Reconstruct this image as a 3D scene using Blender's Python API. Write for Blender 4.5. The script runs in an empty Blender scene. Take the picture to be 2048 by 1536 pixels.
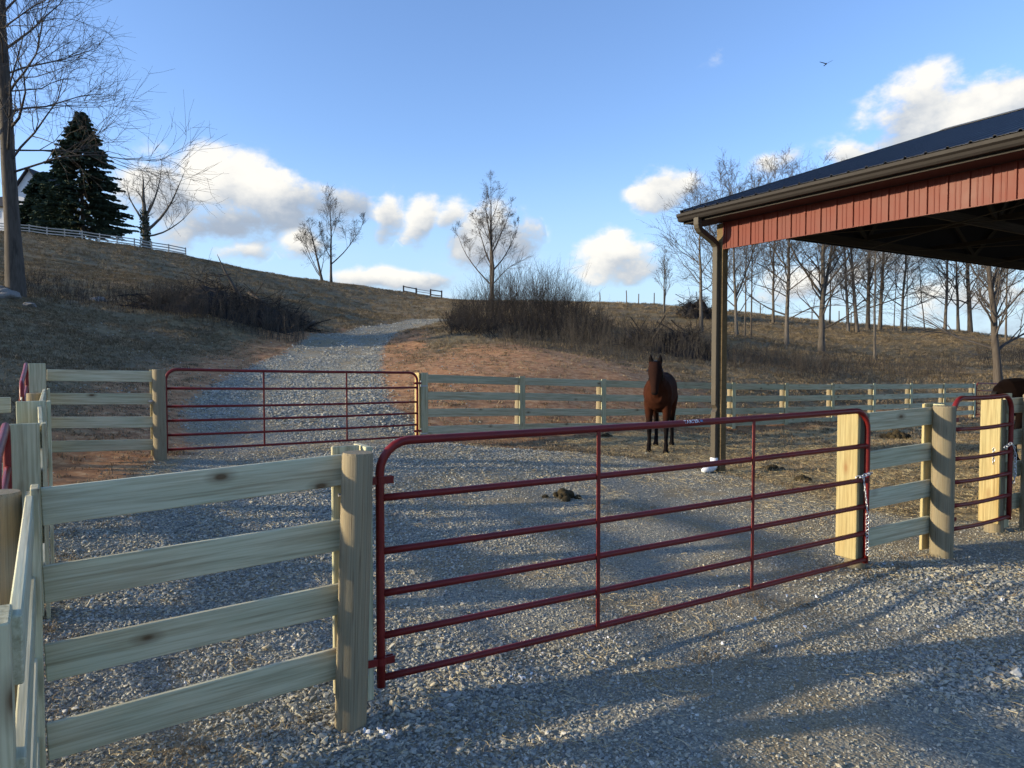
import bpy, bmesh, math, random
import numpy as np
from mathutils import Vector, Matrix, Euler, noise as mnoise

random.seed(7)
rng = np.random.default_rng(7)
R = math.radians
scn = bpy.context.scene
COL = scn.collection

# ------------------------------------------------------------------ camera
CAM_H, FPX, HOR = 1.82, 1420.0, 715.0
PITCH = math.atan((768 - HOR) / FPX)
cam_d = bpy.data.cameras.new('camera')
cam_d.sensor_width = 36.0
cam_d.lens = 36.0 * FPX / 2048.0
cam_d.clip_start, cam_d.clip_end = 0.05, 6000.0
cam = bpy.data.objects.new('camera', cam_d)
COL.objects.link(cam)
cam.location = (0, 0, CAM_H)
cam.rotation_euler = (math.pi / 2 - PITCH, 0, 0)
scn.camera = cam

# ------------------------------------------------------------------ sun, sky, exposure
SUN_AZ, SUN_EL = R(190.5), R(12.0)          # direction towards the sun, counted from +X
SUN_DIR = Vector((math.cos(SUN_AZ) * math.cos(SUN_EL), math.sin(SUN_AZ) * math.cos(SUN_EL), math.sin(SUN_EL)))
sun_d = bpy.data.lights.new('sun', 'SUN')
sun_d.energy, sun_d.angle, sun_d.color = 2.75, R(1.1), (1.0, 0.84, 0.56)
sun = bpy.data.objects.new('sun', sun_d)
COL.objects.link(sun)
sun.rotation_euler = SUN_DIR.to_track_quat('Z', 'Y').to_euler()
sun.location = SUN_DIR * 60
scn.view_settings.view_transform = 'Standard'
scn.view_settings.look = 'None'
scn.view_settings.exposure = 1.28
scn.view_settings.gamma = 1.0
scn.view_settings.use_curve_mapping = False

world = bpy.data.worlds.new('World')
scn.world = world
world.use_nodes = True
SKY_STRENGTH = 0.15
scn.cycles.use_light_tree = False
scn.cycles.adaptive_threshold = 0.025
scn.cycles.max_bounces = 3
scn.cycles.diffuse_bounces = 2
scn.cycles.glossy_bounces = 2
scn.cycles.transmission_bounces = 2
scn.cycles.caustics_reflective = False
scn.cycles.caustics_refractive = False
world.cycles.sampling_method = 'MANUAL'
world.cycles.sample_map_resolution = 256


def at(px, py, Y):
    """world point of a picture position at distance Y along the view axis of the ground plan"""
    u, v = (px - 1024.0) / FPX, (768.0 - py) / FPX
    c, s = math.cos(PITCH), math.sin(PITCH)
    d = Vector((u, c + v * s, -s + v * c))
    k = Y / d.y
    return Vector((d.x * k, Y, CAM_H + d.z * k))


def build_world():
    nt = world.node_tree
    nt.nodes.clear()
    N = lambda t, **k: _n(nt, t, **k)
    L = nt.links.new
    out = N('ShaderNodeOutputWorld')
    bg = N('ShaderNodeBackground')
    L(bg.outputs[0], out.inputs[0])
    sky = N('ShaderNodeTexSky')
    sky.sky_type = 'NISHITA'
    sky.sun_disc = False
    sky.sun_elevation = SUN_EL
    sky.sun_rotation = math.pi / 2 - SUN_AZ
    sky.altitude = 200
    sky.air_density, sky.dust_density, sky.ozone_density = 1.0, 0.6, 2.2
    tc = N('ShaderNodeTexCoord')
    sep = N('ShaderNodeSeparateXYZ')
    L(tc.outputs['Generated'], sep.inputs[0])
    az = N('ShaderNodeMath', operation='ARCTAN2')
    L(sep.outputs[0], az.inputs[0]); L(sep.outputs[1], az.inputs[1])
    el = N('ShaderNodeMath', operation='ARCSINE')
    L(sep.outputs[2], el.inputs[0])
    pos = N('ShaderNodeCombineXYZ')
    L(az.outputs[0], pos.inputs[0]); L(el.outputs[0], pos.inputs[1])
    # billow noise, on the direction itself so that it runs all round the sky
    n1 = N('ShaderNodeTexNoise'); n1.inputs['Scale'].default_value = 16; n1.inputs['Detail'].default_value = 6; n1.inputs['Roughness'].default_value = .58
    n2 = N('ShaderNodeTexNoise'); n2.inputs['Scale'].default_value = 7; n2.inputs['Detail'].default_value = 3
    mp = N('ShaderNodeMapping'); mp.inputs['Scale'].default_value = (1, 1, 1.5)
    L(tc.outputs['Generated'], mp.inputs[0])
    L(mp.outputs[0], n1.inputs['Vector']); L(mp.outputs[0], n2.inputs['Vector'])
    warp = N('ShaderNodeVectorMath', operation='MULTIPLY_ADD')
    L(n2.outputs['Color'], warp.inputs[0])
    warp.inputs[1].default_value = (.07, .045, 0)
    L(pos.outputs[0], warp.inputs[2])
    off = N('ShaderNodeVectorMath', operation='SUBTRACT')
    L(warp.outputs[0], off.inputs[0]); off.inputs[1].default_value = (.035, .0225, 0)
    tint = N('ShaderNodeMix', data_type='RGBA', blend_type='MULTIPLY')
    tint.inputs[0].default_value = 1
    L(sky.outputs[0], tint.inputs[6]); tint.inputs[7].default_value = (.72, .77, .94, 1)
    hz = N('ShaderNodeMapRange', interpolation_type='SMOOTHSTEP')
    L(el.outputs[0], hz.inputs[0]); hz.inputs[1].default_value = .30; hz.inputs[2].default_value = -.04; hz.inputs[4].default_value = .9
    m = N('ShaderNodeMix', data_type='RGBA')
    L(hz.outputs[0], m.inputs[0]); L(tint.outputs[2], m.inputs[6]); m.inputs[7].default_value = (1.50, 2.06, 2.66, 1)
    col = m.outputs[2]
    fb = n1.outputs['Fac']
    # thin broken clouds low all round
    n3 = N('ShaderNodeTexNoise'); n3.inputs['Scale'].default_value = 5.5; n3.inputs['Detail'].default_value = 4; n3.inputs['Roughness'].default_value = .55
    mp3 = N('ShaderNodeMapping'); mp3.inputs['Scale'].default_value = (1, 1, 3.2); mp3.inputs['Location'].default_value = (3.1, 1.7, .4)
    L(tc.outputs['Generated'], mp3.inputs[0]); L(mp3.outputs[0], n3.inputs['Vector'])
    thin = N('ShaderNodeMapRange', interpolation_type='SMOOTHSTEP')
    L(n3.outputs['Fac'], thin.inputs[0]); thin.inputs[1].default_value = .53; thin.inputs[2].default_value = .75
    low = N('ShaderNodeMapRange', interpolation_type='SMOOTHSTEP')
    L(el.outputs[0], low.inputs[0]); low.inputs[1].default_value = .20; low.inputs[2].default_value = .02; low.inputs[4].default_value = .5
    tf = N('ShaderNodeMath', operation='MULTIPLY')
    L(thin.outputs[0], tf.inputs[0]); L(low.outputs[0], tf.inputs[1])
    m = N('ShaderNodeMix', data_type='RGBA')
    L(tf.outputs[0], m.inputs[0]); L(col, m.inputs[6]); m.inputs[7].default_value = (2.2, 2.35, 2.6, 1)
    col = m.outputs[2]
    blobs = [  # picture x, y, half width, half height, density, light
        (335, 380, 78, 52, .85, .30), (470, 368, 104, 48, 1.0, .40), (560, 410, 88, 50, .95, .0), (655, 428, 88, 40, .75, -.40),
        (470, 445, 140, 34, .75, -.35), (350, 455, 80, 50, .5, .05),
        (590, 495, 38, 30, .8, .3), (480, 505, 50, 22, .6, .1), (770, 440, 30, 40, .9, .3), (845, 448, 34, 38, .95, .3), (905, 445, 34, 36, .85, .35),
        (975, 485, 76, 50, .9, -.05), (740, 555, 56, 22, .85, .2), (825, 562, 70, 22, .7, 0),
        (1232, 522, 72, 40, .95, .40), (1325, 380, 58, 38, .92, .32), (1425, 112, 34, 20, .30, .1),
        (1540, 318, 46, 22, .55, .25), (1680, 320, 66, 32, .7, .25), (1830, 228, 104, 52, .9, .22), (1970, 235, 130, 62, .92, .12),
        (1620, 570, 120, 40, .58, .1), (1820, 520, 110, 36, .5, 0), (1960, 605, 140, 46, .66, .12),
    ]
    amount, light = None, None
    for (px, py, hw, hh, dens, lit) in blobs:
        a0 = math.atan((px - 1024) / FPX)
        e0 = math.atan((HOR - py) / FPX * math.cos(a0))
        ra, re = hw / FPX * math.cos(a0) ** 2 * 1.12, hh / FPX * 1.12
        q = N('ShaderNodeVectorMath', operation='MULTIPLY_ADD')
        L(off.outputs[0], q.inputs[0]); q.inputs[1].default_value = (1 / ra, 1 / re, 0); q.inputs[2].default_value = (-a0 / ra, -e0 / re, 0)
        ln = N('ShaderNodeVectorMath', operation='LENGTH')
        L(q.outputs[0], ln.inputs[0])
        a = N('ShaderNodeMapRange')
        L(ln.outputs['Value'], a.inputs[0]); a.inputs[1].default_value = 1.65; a.inputs[2].default_value = .2; a.inputs[4].default_value = dens
        t = N('ShaderNodeVectorMath', operation='DOT_PRODUCT')
        L(q.outputs[0], t.inputs[0]); t.inputs[1].default_value = (-.30, .62, 0)
        if amount is None:
            amount, light = a.outputs[0], t.outputs['Value']
            continue
        gt = N('ShaderNodeMath', operation='SUBTRACT'); gt.use_clamp = False
        L(a.outputs[0], gt.inputs[0]); L(amount, gt.inputs[1])
        w = N('ShaderNodeMapRange')
        L(gt.outputs[0], w.inputs[0]); w.inputs[1].default_value = -.25; w.inputs[2].default_value = .25
        lm = N('ShaderNodeMix', data_type='FLOAT')
        tb = N('ShaderNodeMath', operation='ADD'); L(t.outputs['Value'], tb.inputs[0]); tb.inputs[1].default_value = lit
        L(w.outputs[0], lm.inputs[0]); L(light, lm.inputs[2]); L(tb.outputs[0], lm.inputs[3])
        mx = N('ShaderNodeMath', operation='SMOOTH_MAX'); mx.inputs[2].default_value = .12
        L(amount, mx.inputs[0]); L(a.outputs[0], mx.inputs[1])
        amount, light = mx.outputs[0], lm.outputs[0]
    s = N('ShaderNodeMath', operation='MULTIPLY_ADD')
    L(fb, s.inputs[0]); s.inputs[1].default_value = 1.7; L(amount, s.inputs[2])
    al = N('ShaderNodeMapRange', interpolation_type='SMOOTHSTEP')
    L(s.outputs[0], al.inputs[0]); al.inputs[1].default_value = 1.06; al.inputs[2].default_value = 1.52; al.inputs[4].default_value = .97
    cut = N('ShaderNodeMapRange'); L(amount, cut.inputs[0]); cut.inputs[1].default_value = .10; cut.inputs[2].default_value = .32
    al2 = N('ShaderNodeMath', operation='MULTIPLY'); L(al.outputs[0], al2.inputs[0]); L(cut.outputs[0], al2.inputs[1])
    t2 = N('ShaderNodeMath', operation='MULTIPLY_ADD')
    L(fb, t2.inputs[0]); t2.inputs[1].default_value = 2.0; L(light, t2.inputs[2])
    lr = N('ShaderNodeMapRange', interpolation_type='SMOOTHSTEP')
    L(t2.outputs[0], lr.inputs[0]); lr.inputs[1].default_value = .45; lr.inputs[2].default_value = 1.75
    cc = N('ShaderNodeMix', data_type='RGBA')
    L(lr.outputs[0], cc.inputs[0]); cc.inputs[6].default_value = (1.12, 1.32, 1.62, 1); cc.inputs[7].default_value = (2.95, 2.85, 2.62, 1)
    m = N('ShaderNodeMix', data_type='RGBA')
    L(al2.outputs[0], m.inputs[0]); L(col, m.inputs[6]); L(cc.outputs[2], m.inputs[7])
    col = m.outputs[2]
    L(col, bg.inputs[0])
    bg.inputs[1].default_value = SKY_STRENGTH


def _n(nt, t, **k):
    n = nt.nodes.new(t)
    for a, b in k.items():
        setattr(n, a, b)
    return n


build_world()

# ------------------------------------------------------------------ helpers: materials
def new_mat(name, rough=.7, metallic=0.0, spec=.3):
    m = bpy.data.materials.new(name)
    m.use_nodes = True
    nt = m.node_tree
    b = nt.nodes['Principled BSDF']
    b.inputs['Roughness'].default_value = rough
    b.inputs['Metallic'].default_value = metallic
    b.inputs['Specular IOR Level'].default_value = spec
    return m, nt, b


def noise_node(nt, vec, scale, detail=4, rough=.55, dist=0):
    n = _n(nt, 'ShaderNodeTexNoise')
    n.inputs['Scale'].default_value = scale
    n.inputs['Detail'].default_value = detail
    n.inputs['Roughness'].default_value = rough
    n.inputs['Distortion'].default_value = dist
    if vec is not None:
        nt.links.new(vec, n.inputs['Vector'])
    return n


def ramp(nt, fac, stops):
    r = _n(nt, 'ShaderNodeValToRGB')
    e = r.color_ramp.elements
    while len(e) > len(stops):
        e.remove(e[-1])
    while len(e) < len(stops):
        e.new(.5)
    for i, (p, c) in enumerate(stops):
        e[i].position = p
        e[i].color = (*c, 1)
    nt.links.new(fac, r.inputs[0])
    return r


def mixc(nt, fac, a, b, mode='MIX'):
    m = _n(nt, 'ShaderNodeMix', data_type='RGBA', blend_type=mode)
    for s, v in ((0, fac), (6, a), (7, b)):
        if isinstance(v, (int, float)):
            m.inputs[s].default_value = v
        elif isinstance(v, tuple):
            m.inputs[s].default_value = (*v, 1)
        else:
            nt.links.new(v, m.inputs[s])
    return m.outputs[2]


def bump(nt, b, h, strength=.3, dist=.01):
    n = _n(nt, 'ShaderNodeBump')
    n.inputs['Strength'].default_value = strength
    n.inputs['Distance'].default_value = dist
    nt.links.new(h, n.inputs['Height'])
    nt.links.new(n.outputs[0], b.inputs['Normal'])
    return n


def rnd_coords(nt, amount=37.0):
    """object coordinates shifted by a random amount for each object"""
    tc = _n(nt, 'ShaderNodeTexCoord')
    oi = _n(nt, 'ShaderNodeObjectInfo')
    m = _n(nt, 'ShaderNodeMath', operation='MULTIPLY')
    nt.links.new(oi.outputs['Random'], m.inputs[0])
    m.inputs[1].default_value = amount
    a = _n(nt, 'ShaderNodeVectorMath', operation='ADD')
    nt.links.new(tc.outputs['Object'], a.inputs[0])
    nt.links.new(m.outputs[0], a.inputs[1])
    return a.outputs[0], oi.outputs['Random']


def mapping(nt, vec, scale, rot=(0, 0, 0)):
    m = _n(nt, 'ShaderNodeMapping')
    m.inputs['Scale'].default_value = scale
    m.inputs['Rotation'].default_value = rot
    nt.links.new(vec, m.inputs[0])
    return m.outputs[0]


def wood_mat(name, axis, light, dark, tint, knot=(.10, .05, .02), grain=1.0, knots=True):
    """sawn or round pine: streaks along one axis, knots, a patchy preservative tint"""
    m, nt, b = new_mat(name, .78, 0, .2)
    vec, rnd = rnd_coords(nt)
    sc = [19 * grain] * 3
    sc[axis] = .9
    st = noise_node(nt, mapping(nt, vec, tuple(sc)), 1.0, 6, .6, .6)
    sc2 = [70 * grain] * 3
    sc2[axis] = 2.2
    fine = noise_node(nt, mapping(nt, vec, tuple(sc2)), 1.0, 3, .6, .2)
    c = ramp(nt, st.outputs['Fac'], [(.36, dark), (.50, light), (.70, tuple(min(1, x * 1.12) for x in light))]).outputs[0]
    big = noise_node(nt, mapping(nt, vec, (1.4 if axis == 0 else 5, 5, 1.4 if axis == 2 else 5)), 1.0, 3)
    tr = ramp(nt, big.outputs['Fac'], [(.35, (0, 0, 0)), (.68, (.75, .75, .75))])
    c = mixc(nt, tr.outputs[0], c, tint)
    fr = ramp(nt, fine.outputs['Fac'], [(.28, (.62, .59, .54)), (.58, (1, 1, 1))])
    c = mixc(nt, 1.0, c, fr.outputs[0], 'MULTIPLY')
    oc = ramp(nt, rnd, [(0, (.82, .82, .8)), (.5, (1, .98, .94)), (1, (1.0, 1.0, 1.0))])
    c = mixc(nt, 1.0, c, oc.outputs[0], 'MULTIPLY')
    if knots:
        ks = [5.5] * 3
        ks[axis] = 2.6
        v = _n(nt, 'ShaderNodeTexVoronoi')
        v.inputs['Scale'].default_value = 1
        nt.links.new(mapping(nt, vec, tuple(ks)), v.inputs['Vector'])
        kr = ramp(nt, v.outputs['Distance'], [(.05, (.9, .9, .9)), (.10, (.45, .45, .45)), (.22, (0, 0, 0))])
        c = mixc(nt, kr.outputs[0], c, knot)
    nt.links.new(c, b.inputs['Base Color'])
    bump(nt, b, fine.outputs['Fac'], .35, .004)
    return m


M = {}
M['board'] = wood_mat('pine_board', 0, (.60, .55, .385), (.46, .40, .26), (.49, .52, .365))
M['trim'] = wood_mat('pine_trim', 0, (.62, .565, .375), (.46, .39, .24), (.50, .525, .345))
M['stop'] = wood_mat('stop_board', 0, (.52, .405, .195), (.43, .31, .125), (.48, .43, .23), knot=(.27, .15, .06))
M['post'] = wood_mat('round_post', 2, (.35, .285, .185), (.225, .175, .11), (.275, .25, .175), knot=(.07, .04, .02))
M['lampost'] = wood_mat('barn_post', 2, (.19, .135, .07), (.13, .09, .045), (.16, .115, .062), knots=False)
M['grey_wood'] = wood_mat('weathered_rail', 0, (.46, .46, .44), (.32, .31, .29), (.42, .43, .42), knots=False)
M['dark_wood'] = wood_mat('dark_rail', 0, (.12, .09, .07), (.07, .05, .04), (.10, .08, .06), knots=False)
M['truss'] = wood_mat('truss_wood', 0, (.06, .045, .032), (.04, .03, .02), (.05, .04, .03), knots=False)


def simple(name, col, rough=.6, metallic=0., spec=.4, var=.15, scale=8.0, bmp=0., coat=0.):
    m, nt, b = new_mat(name, rough, metallic, spec)
    vec, rnd = rnd_coords(nt)
    n = noise_node(nt, vec, scale, 5, .6)
    r = ramp(nt, n.outputs['Fac'], [(.3, tuple(c * (1 - var) for c in col)), (.7, tuple(min(1, c * (1 + var)) for c in col))])
    nt.links.new(r.outputs[0], b.inputs['Base Color'])
    rr = _n(nt, 'ShaderNodeMapRange')
    nt.links.new(n.outputs['Fac'], rr.inputs[0])
    rr.inputs[3].default_value = max(.05, rough - .12)
    rr.inputs[4].default_value = min(1, rough + .12)
    nt.links.new(rr.outputs[0], b.inputs['Roughness'])
    if coat:
        b.inputs['Coat Weight'].default_value = coat
        b.inputs['Coat Roughness'].default_value = .2
    if bmp:
        n2 = noise_node(nt, vec, scale * 6, 4)
        bump(nt, b, n2.outputs['Fac'], bmp, .01)
    return m


M['gate'] = simple('maroon_gate_paint', (.165, .013, .011), .42, 0, .32, .22, 5)
M['galv'] = simple('galvanised_steel', (.55, .56, .58), .38, .85, .5, .15, 30)
M['bolt'] = simple('rusty_bolt', (.20, .13, .09), .6, .6, .4, .2, 40)
M['roof'] = simple('dark_roof_metal', (.020, .022, .030), .52, .0, .35, .2, 2)
M['fascia'] = simple('red_ribbed_metal', (.145, .030, .019), .5, 0, .2, .10, 2.5)
M['gutter'] = simple('brown_gutter', (.022, .018, .016), .6, .0, .22, .12, 4)
M['spout'] = simple('bronze_downspout', (.062, .051, .036), .5, 0, .3, .15, 5)
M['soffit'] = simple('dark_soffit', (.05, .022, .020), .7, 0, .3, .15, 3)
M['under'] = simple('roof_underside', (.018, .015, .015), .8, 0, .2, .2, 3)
M['white_pvc'] = simple('white_drain_pipe', (.75, .77, .80), .45, 0, .4, .06, 6)
M['manure'] = simple('manure', (.052, .040, .022), .95, 0, .1, .45, 26, .9)
for _nm, _c in (('bark_grey', (.165, .145, .125)), ('bark_mid', (.135, .115, .096)), ('bark_dark', (.105, .088, .075)), ('bark_pale', (.17, .15, .13))):
    M[_nm] = wood_mat('tree_' + _nm, 2, _c, tuple(x * .45 for x in _c), tuple(x * .85 for x in _c), grain=.42, knots=False)
M['twig'] = simple('twig_bark', (.085, .074, .066), .9, 0, .1, .25, 3)
M['twig_pale'] = simple('pale_twig_bark', (.125, .11, .095), .9, 0, .1, .25, 3)
M['needle'] = simple('spruce_needles', (.062, .086, .054), .85, 0, .15, .4, 2)
M['ivy'] = simple('ivy_leaves', (.024, .035, .014), .7, 0, .2, .35, 4)
M['brush'] = simple('dead_brush', (.058, .050, .044), .95, 0, .05, .35, 2)
M['brush_dark'] = simple('dark_dead_brush', (.040, .036, .034), .95, 0, .05, .35, 2)
M['siding'] = simple('white_siding', (.72, .73, .74), .7, 0, .3, .05, 3)
M['shingle'] = simple('dark_shingles', (.045, .046, .052), .9, 0, .2, .25, 3)
M['pane'] = simple('dark_window_pane', (.03, .035, .045), .1, 0, .6, .1, 3)
M['bird'] = simple('bird_feathers', (.012, .012, .013), .8, 0, .2, .2, 3)
M['mane'] = simple('horse_hair', (.010, .008, .008), .6, 0, .3, .3, 30)
M['eye'] = simple('horse_eye', (.008, .005, .004), .12, 0, .6, .1, 3)
M['letter'] = simple('white_lettering', (.80, .82, .86), .5, 0, .3, .03, 3)
M['sticker'] = simple('blue_sticker', (.14, .22, .36), .5, 0, .3, .05, 3)
M['lime'] = simple('white_crushed_stone', (.72, .74, .78), .85, 0, .2, .12, 20, .4)
M['field_stone'] = simple('field_stone', (.20, .185, .165), .9, 0, .2, .25, 6, .6)


def varied(name, stops, rough=.92, scale=40.0, bmp=.4):
    """colour differs from piece to piece"""
    m, nt, b = new_mat(name, rough, 0, .25)
    tc = _n(nt, 'ShaderNodeTexCoord')
    oi = _n(nt, 'ShaderNodeObjectInfo')
    r = ramp(nt, oi.outputs['Random'], stops)
    n = noise_node(nt, tc.outputs['Object'], scale, 3)
    v = ramp(nt, n.outputs['Fac'], [(.3, (.72, .72, .72)), (.7, (1.15, 1.15, 1.15))])
    c = mixc(nt, 1.0, r.outputs[0], v.outputs[0], 'MULTIPLY')
    nt.links.new(c, b.inputs['Base Color'])
    return m


M['stone'] = varied('crushed_limestone', [(0, (.165, .168, .156)), (.22, (.27, .273, .248)), (.5, (.375, .37, .32)), (.75, (.45, .43, .35)), (.92, (.51, .445, .32)), (1, (.64, .62, .55))], scale=3)
M['straw'] = varied('straw', [(0, (.34, .26, .13)), (.6, (.52, .41, .22)), (1, (.66, .57, .36))], scale=2)
M['grass'] = varied('dead_grass', [(0, (.12, .094, .056)), (.35, (.20, .152, .092)), (.7, (.29, .217, .128)), (1, (.42, .315, .19))], scale=2)
M['weed'] = varied('dry_weed', [(0, (.062, .052, .042)), (.5, (.078, .066, .052)), (1, (.095, .078, .058))], scale=2)

# ------------------------------------------------------------------ helpers: geometry
class Geo:
    def __init__(self):
        self.v, self.f, self.n = [], [], 0

    def add(self, verts, faces):
        verts = np.asarray(verts, float).reshape(-1, 3)
        self.v.append(verts)
        o = self.n
        self.f.extend([tuple(i + o for i in f) for f in faces])
        self.n += len(verts)
        return self

    def box(self, c, size, rot=None):
        sx, sy, sz = (s / 2 for s in size)
        p = np.array([[x, y, z] for x in (-sx, sx) for y in (-sy, sy) for z in (-sz, sz)])
        if rot is not None:
            p = p @ np.array(rot).T
        p = p + np.array(c)
        return self.add(p, [(0, 1, 3, 2), (4, 6, 7, 5), (0, 4, 5, 1), (2, 3, 7, 6), (0, 2, 6, 4), (1, 5, 7, 3)])

    def bar(self, a, b, w, h, up=(0, 0, 1)):
        a, b = Vector(a), Vector(b)
        x = (b - a).normalized()
        y = Vector(up).cross(x)
        y = y.normalized() if y.length > 1e-5 else Vector((0, 1, 0))
        z = x.cross(y)
        rot = np.array([[x[i], y[i], z[i]] for i in range(3)])
        return self.box((a + b) / 2, ((b - a).length, w, h), rot)

    def tube(self, pts, rad, n=8, cap=True, ell=None):
        pts = np.asarray(pts, float)
        k = len(pts)
        rad = np.broadcast_to(np.asarray(rad, float), (k,))
        T = np.gradient(pts, axis=0)
        T /= np.linalg.norm(T, axis=1)[:, None] + 1e-12
        ref = np.array([0, 0, 1.0]) if abs(T[0][2]) < .9 else np.array([1.0, 0, 0])
        vs = []
        u = None
        for i in range(k):
            if u is None:
                u = np.cross(ref, T[i])
            else:
                u = u - T[i] * (u @ T[i])
            u = u / (np.linalg.norm(u) + 1e-12)
            w = np.cross(T[i], u)
            a = np.arange(n) * 2 * np.pi / n
            e0, e1 = (1, 1) if ell is None else ell[i]
            vs.append(pts[i] + rad[i] * (np.cos(a)[:, None] * u * e0 + np.sin(a)[:, None] * w * e1))
        fs = [(i * n + j, i * n + (j + 1) % n, (i + 1) * n + (j + 1) % n, (i + 1) * n + j) for i in range(k - 1) for j in range(n)]
        if cap:
            fs += [tuple(range(n - 1, -1, -1)), tuple(range((k - 1) * n, k * n))]
        return self.add(np.concatenate(vs), fs)

    def mesh(self, name, smooth=False):
        me = bpy.data.meshes.new(name)
        v = np.concatenate(self.v) if self.v else np.zeros((0, 3))
        me.from_pydata(v.tolist(), [], self.f)
        if smooth:
            me.polygons.foreach_set('use_smooth', [True] * len(me.polygons))
        me.update()
        return me

    def build(self, name, mat, parent=None, smooth=False, loc=(0, 0, 0)):
        o = bpy.data.objects.new(name, self.mesh(name, smooth))
        o.data.materials.append(mat)
        place(o, Matrix.Translation(loc), parent)
        return o


def place(o, mw, parent=None):
    if o.name not in COL.objects:
        COL.objects.link(o)
    if parent is not None:
        o.parent = parent
        p = parent
        inv = Matrix.Identity(4)
        chain = []
        while p is not None:
            chain.append(p.matrix_basis.copy())
            p = p.parent
        w = Matrix.Identity(4)
        for c in reversed(chain):
            w = w @ c
        o.matrix_basis = w.inverted() @ mw
    else:
        o.matrix_basis = mw


def tag(o, label=None, cat=None, group=None, kind=None):
    for k, v in (('label', label), ('category', cat), ('group', group), ('kind', kind)):
        if v:
            o[k] = v
    return o


def thing(name, loc, label, cat, group=None, rz=0.0):
    o = bpy.data.objects.new(name, None)
    o.empty_display_size = .2
    COL.objects.link(o)
    o.matrix_basis = Matrix.Translation(loc) @ Matrix.Rotation(rz, 4, 'Z')
    return tag(o, label, cat, group)


_cache = {}


def chamfer_box(l, w, h, c=.004):
    key = ('box', round(l, 3), round(w, 4), round(h, 4))
    if key not in _cache:
        bm = bmesh.new()
        bmesh.ops.create_cube(bm, size=1)
        bmesh.ops.scale(bm, vec=(l, w, h), verts=bm.verts)
        bmesh.ops.bevel(bm, geom=list(bm.edges), offset=c, segments=1, affect='EDGES')
        me = bpy.data.meshes.new('sawn_board')
        bm.to_mesh(me)
        bm.free()
        _cache[key] = me
    return _cache[key]


def board(name, a, b, thick, height, mat, parent, normal_hint=None, roll=0.0):
    """a sawn board whose long axis runs from a to b; 'height' lies across it, upright where it can"""
    a, b = Vector(a), Vector(b)
    x = (b - a).normalized()
    if normal_hint is None:
        y = Vector((0, 0, 1)).cross(x).normalized()
    else:
        y = Vector(normal_hint)
        y = (y - x * y.dot(x)).normalized()
    z = x.cross(y)
    mw = Matrix(((x.x, y.x, z.x, 0), (x.y, y.y, z.y, 0), (x.z, y.z, z.z, 0), (0, 0, 0, 1)))
    mw = Matrix.Translation((a + b) / 2) @ mw @ Matrix.Rotation(roll, 4, 'X')
    o = bpy.data.objects.new(name, chamfer_box((b - a).length, thick, height))
    if not o.data.materials:
        o.data.materials.append(mat)
    elif o.data.materials[0] != mat:
        o.data = o.data.copy()
        o.data.materials[0] = mat
    place(o, mw, parent)
    return o


_posts = []


def make_post_meshes():
    for s in range(4):
        r = np.random.default_rng(s + 50)
        g = Geo()
        n, H = 20, 1.65
        zs = [0, .25, .6, 1.0, 1.35, H - .012, H]
        a = np.arange(n) * 2 * np.pi / n
        wob = 1 + .018 * np.sin(2 * a + r.uniform(0, 6)) + .012 * np.sin(3 * a + r.uniform(0, 6))
        vs = []
        for i, z in enumerate(zs):
            rr = (1.0 - .05 * z / H) * wob * (1 + r.normal(0, .006))
            if i == len(zs) - 1:
                rr = rr * .965
            vs.append(np.stack([rr * np.cos(a), rr * np.sin(a), np.full(n, z - H)], 1))
        fs = [(i * n + j, i * n + (j + 1) % n, (i + 1) * n + (j + 1) % n, (i + 1) * n + j) for i in range(len(zs) - 1) for j in range(n)]
        fs += [tuple(range((len(zs) - 1) * n, len(zs) * n))]
        g.add(np.concatenate(vs), fs)
        me = g.mesh('round_post')
        for p in me.polygons:
            p.use_smooth = len(p.vertices) == 4 and p.index < (len(zs) - 2) * n
        me.materials.append(M['post'])
        _posts.append(me)


make_post_meshes()


def round_post(top, dia, parent, lean=(0, 0), name='post', idx=None):
    """a turned post: local z=0 is its top, it runs 1.65 m down into the ground"""
    o = bpy.data.objects.new(name, _posts[idx if idx is not None else random.randrange(4)])
    mw = Matrix.Translation(top) @ Euler((lean[1], -lean[0], random.uniform(0, 6))).to_matrix().to_4x4() @ Matrix.Diagonal((dia / 2, dia / 2, 1, 1))
    # lean first, then spin about its own axis
    mw = Matrix.Translation(top) @ Euler((-lean[1], lean[0], 0)).to_matrix().to_4x4() @ Matrix.Rotation(random.uniform(0, 6), 4, 'Z') @ Matrix.Diagonal((dia / 2, dia / 2, 1, 1))
    place(o, mw, parent)
    return o

# ------------------------------------------------------------------ terrain
ctrl = []


def C(px, py, Y):
    p = at(px, py, Y)
    ctrl.append((p.x, p.y, p.z))


def CW(x, y, z):
    ctrl.append((x, y, z))


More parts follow.
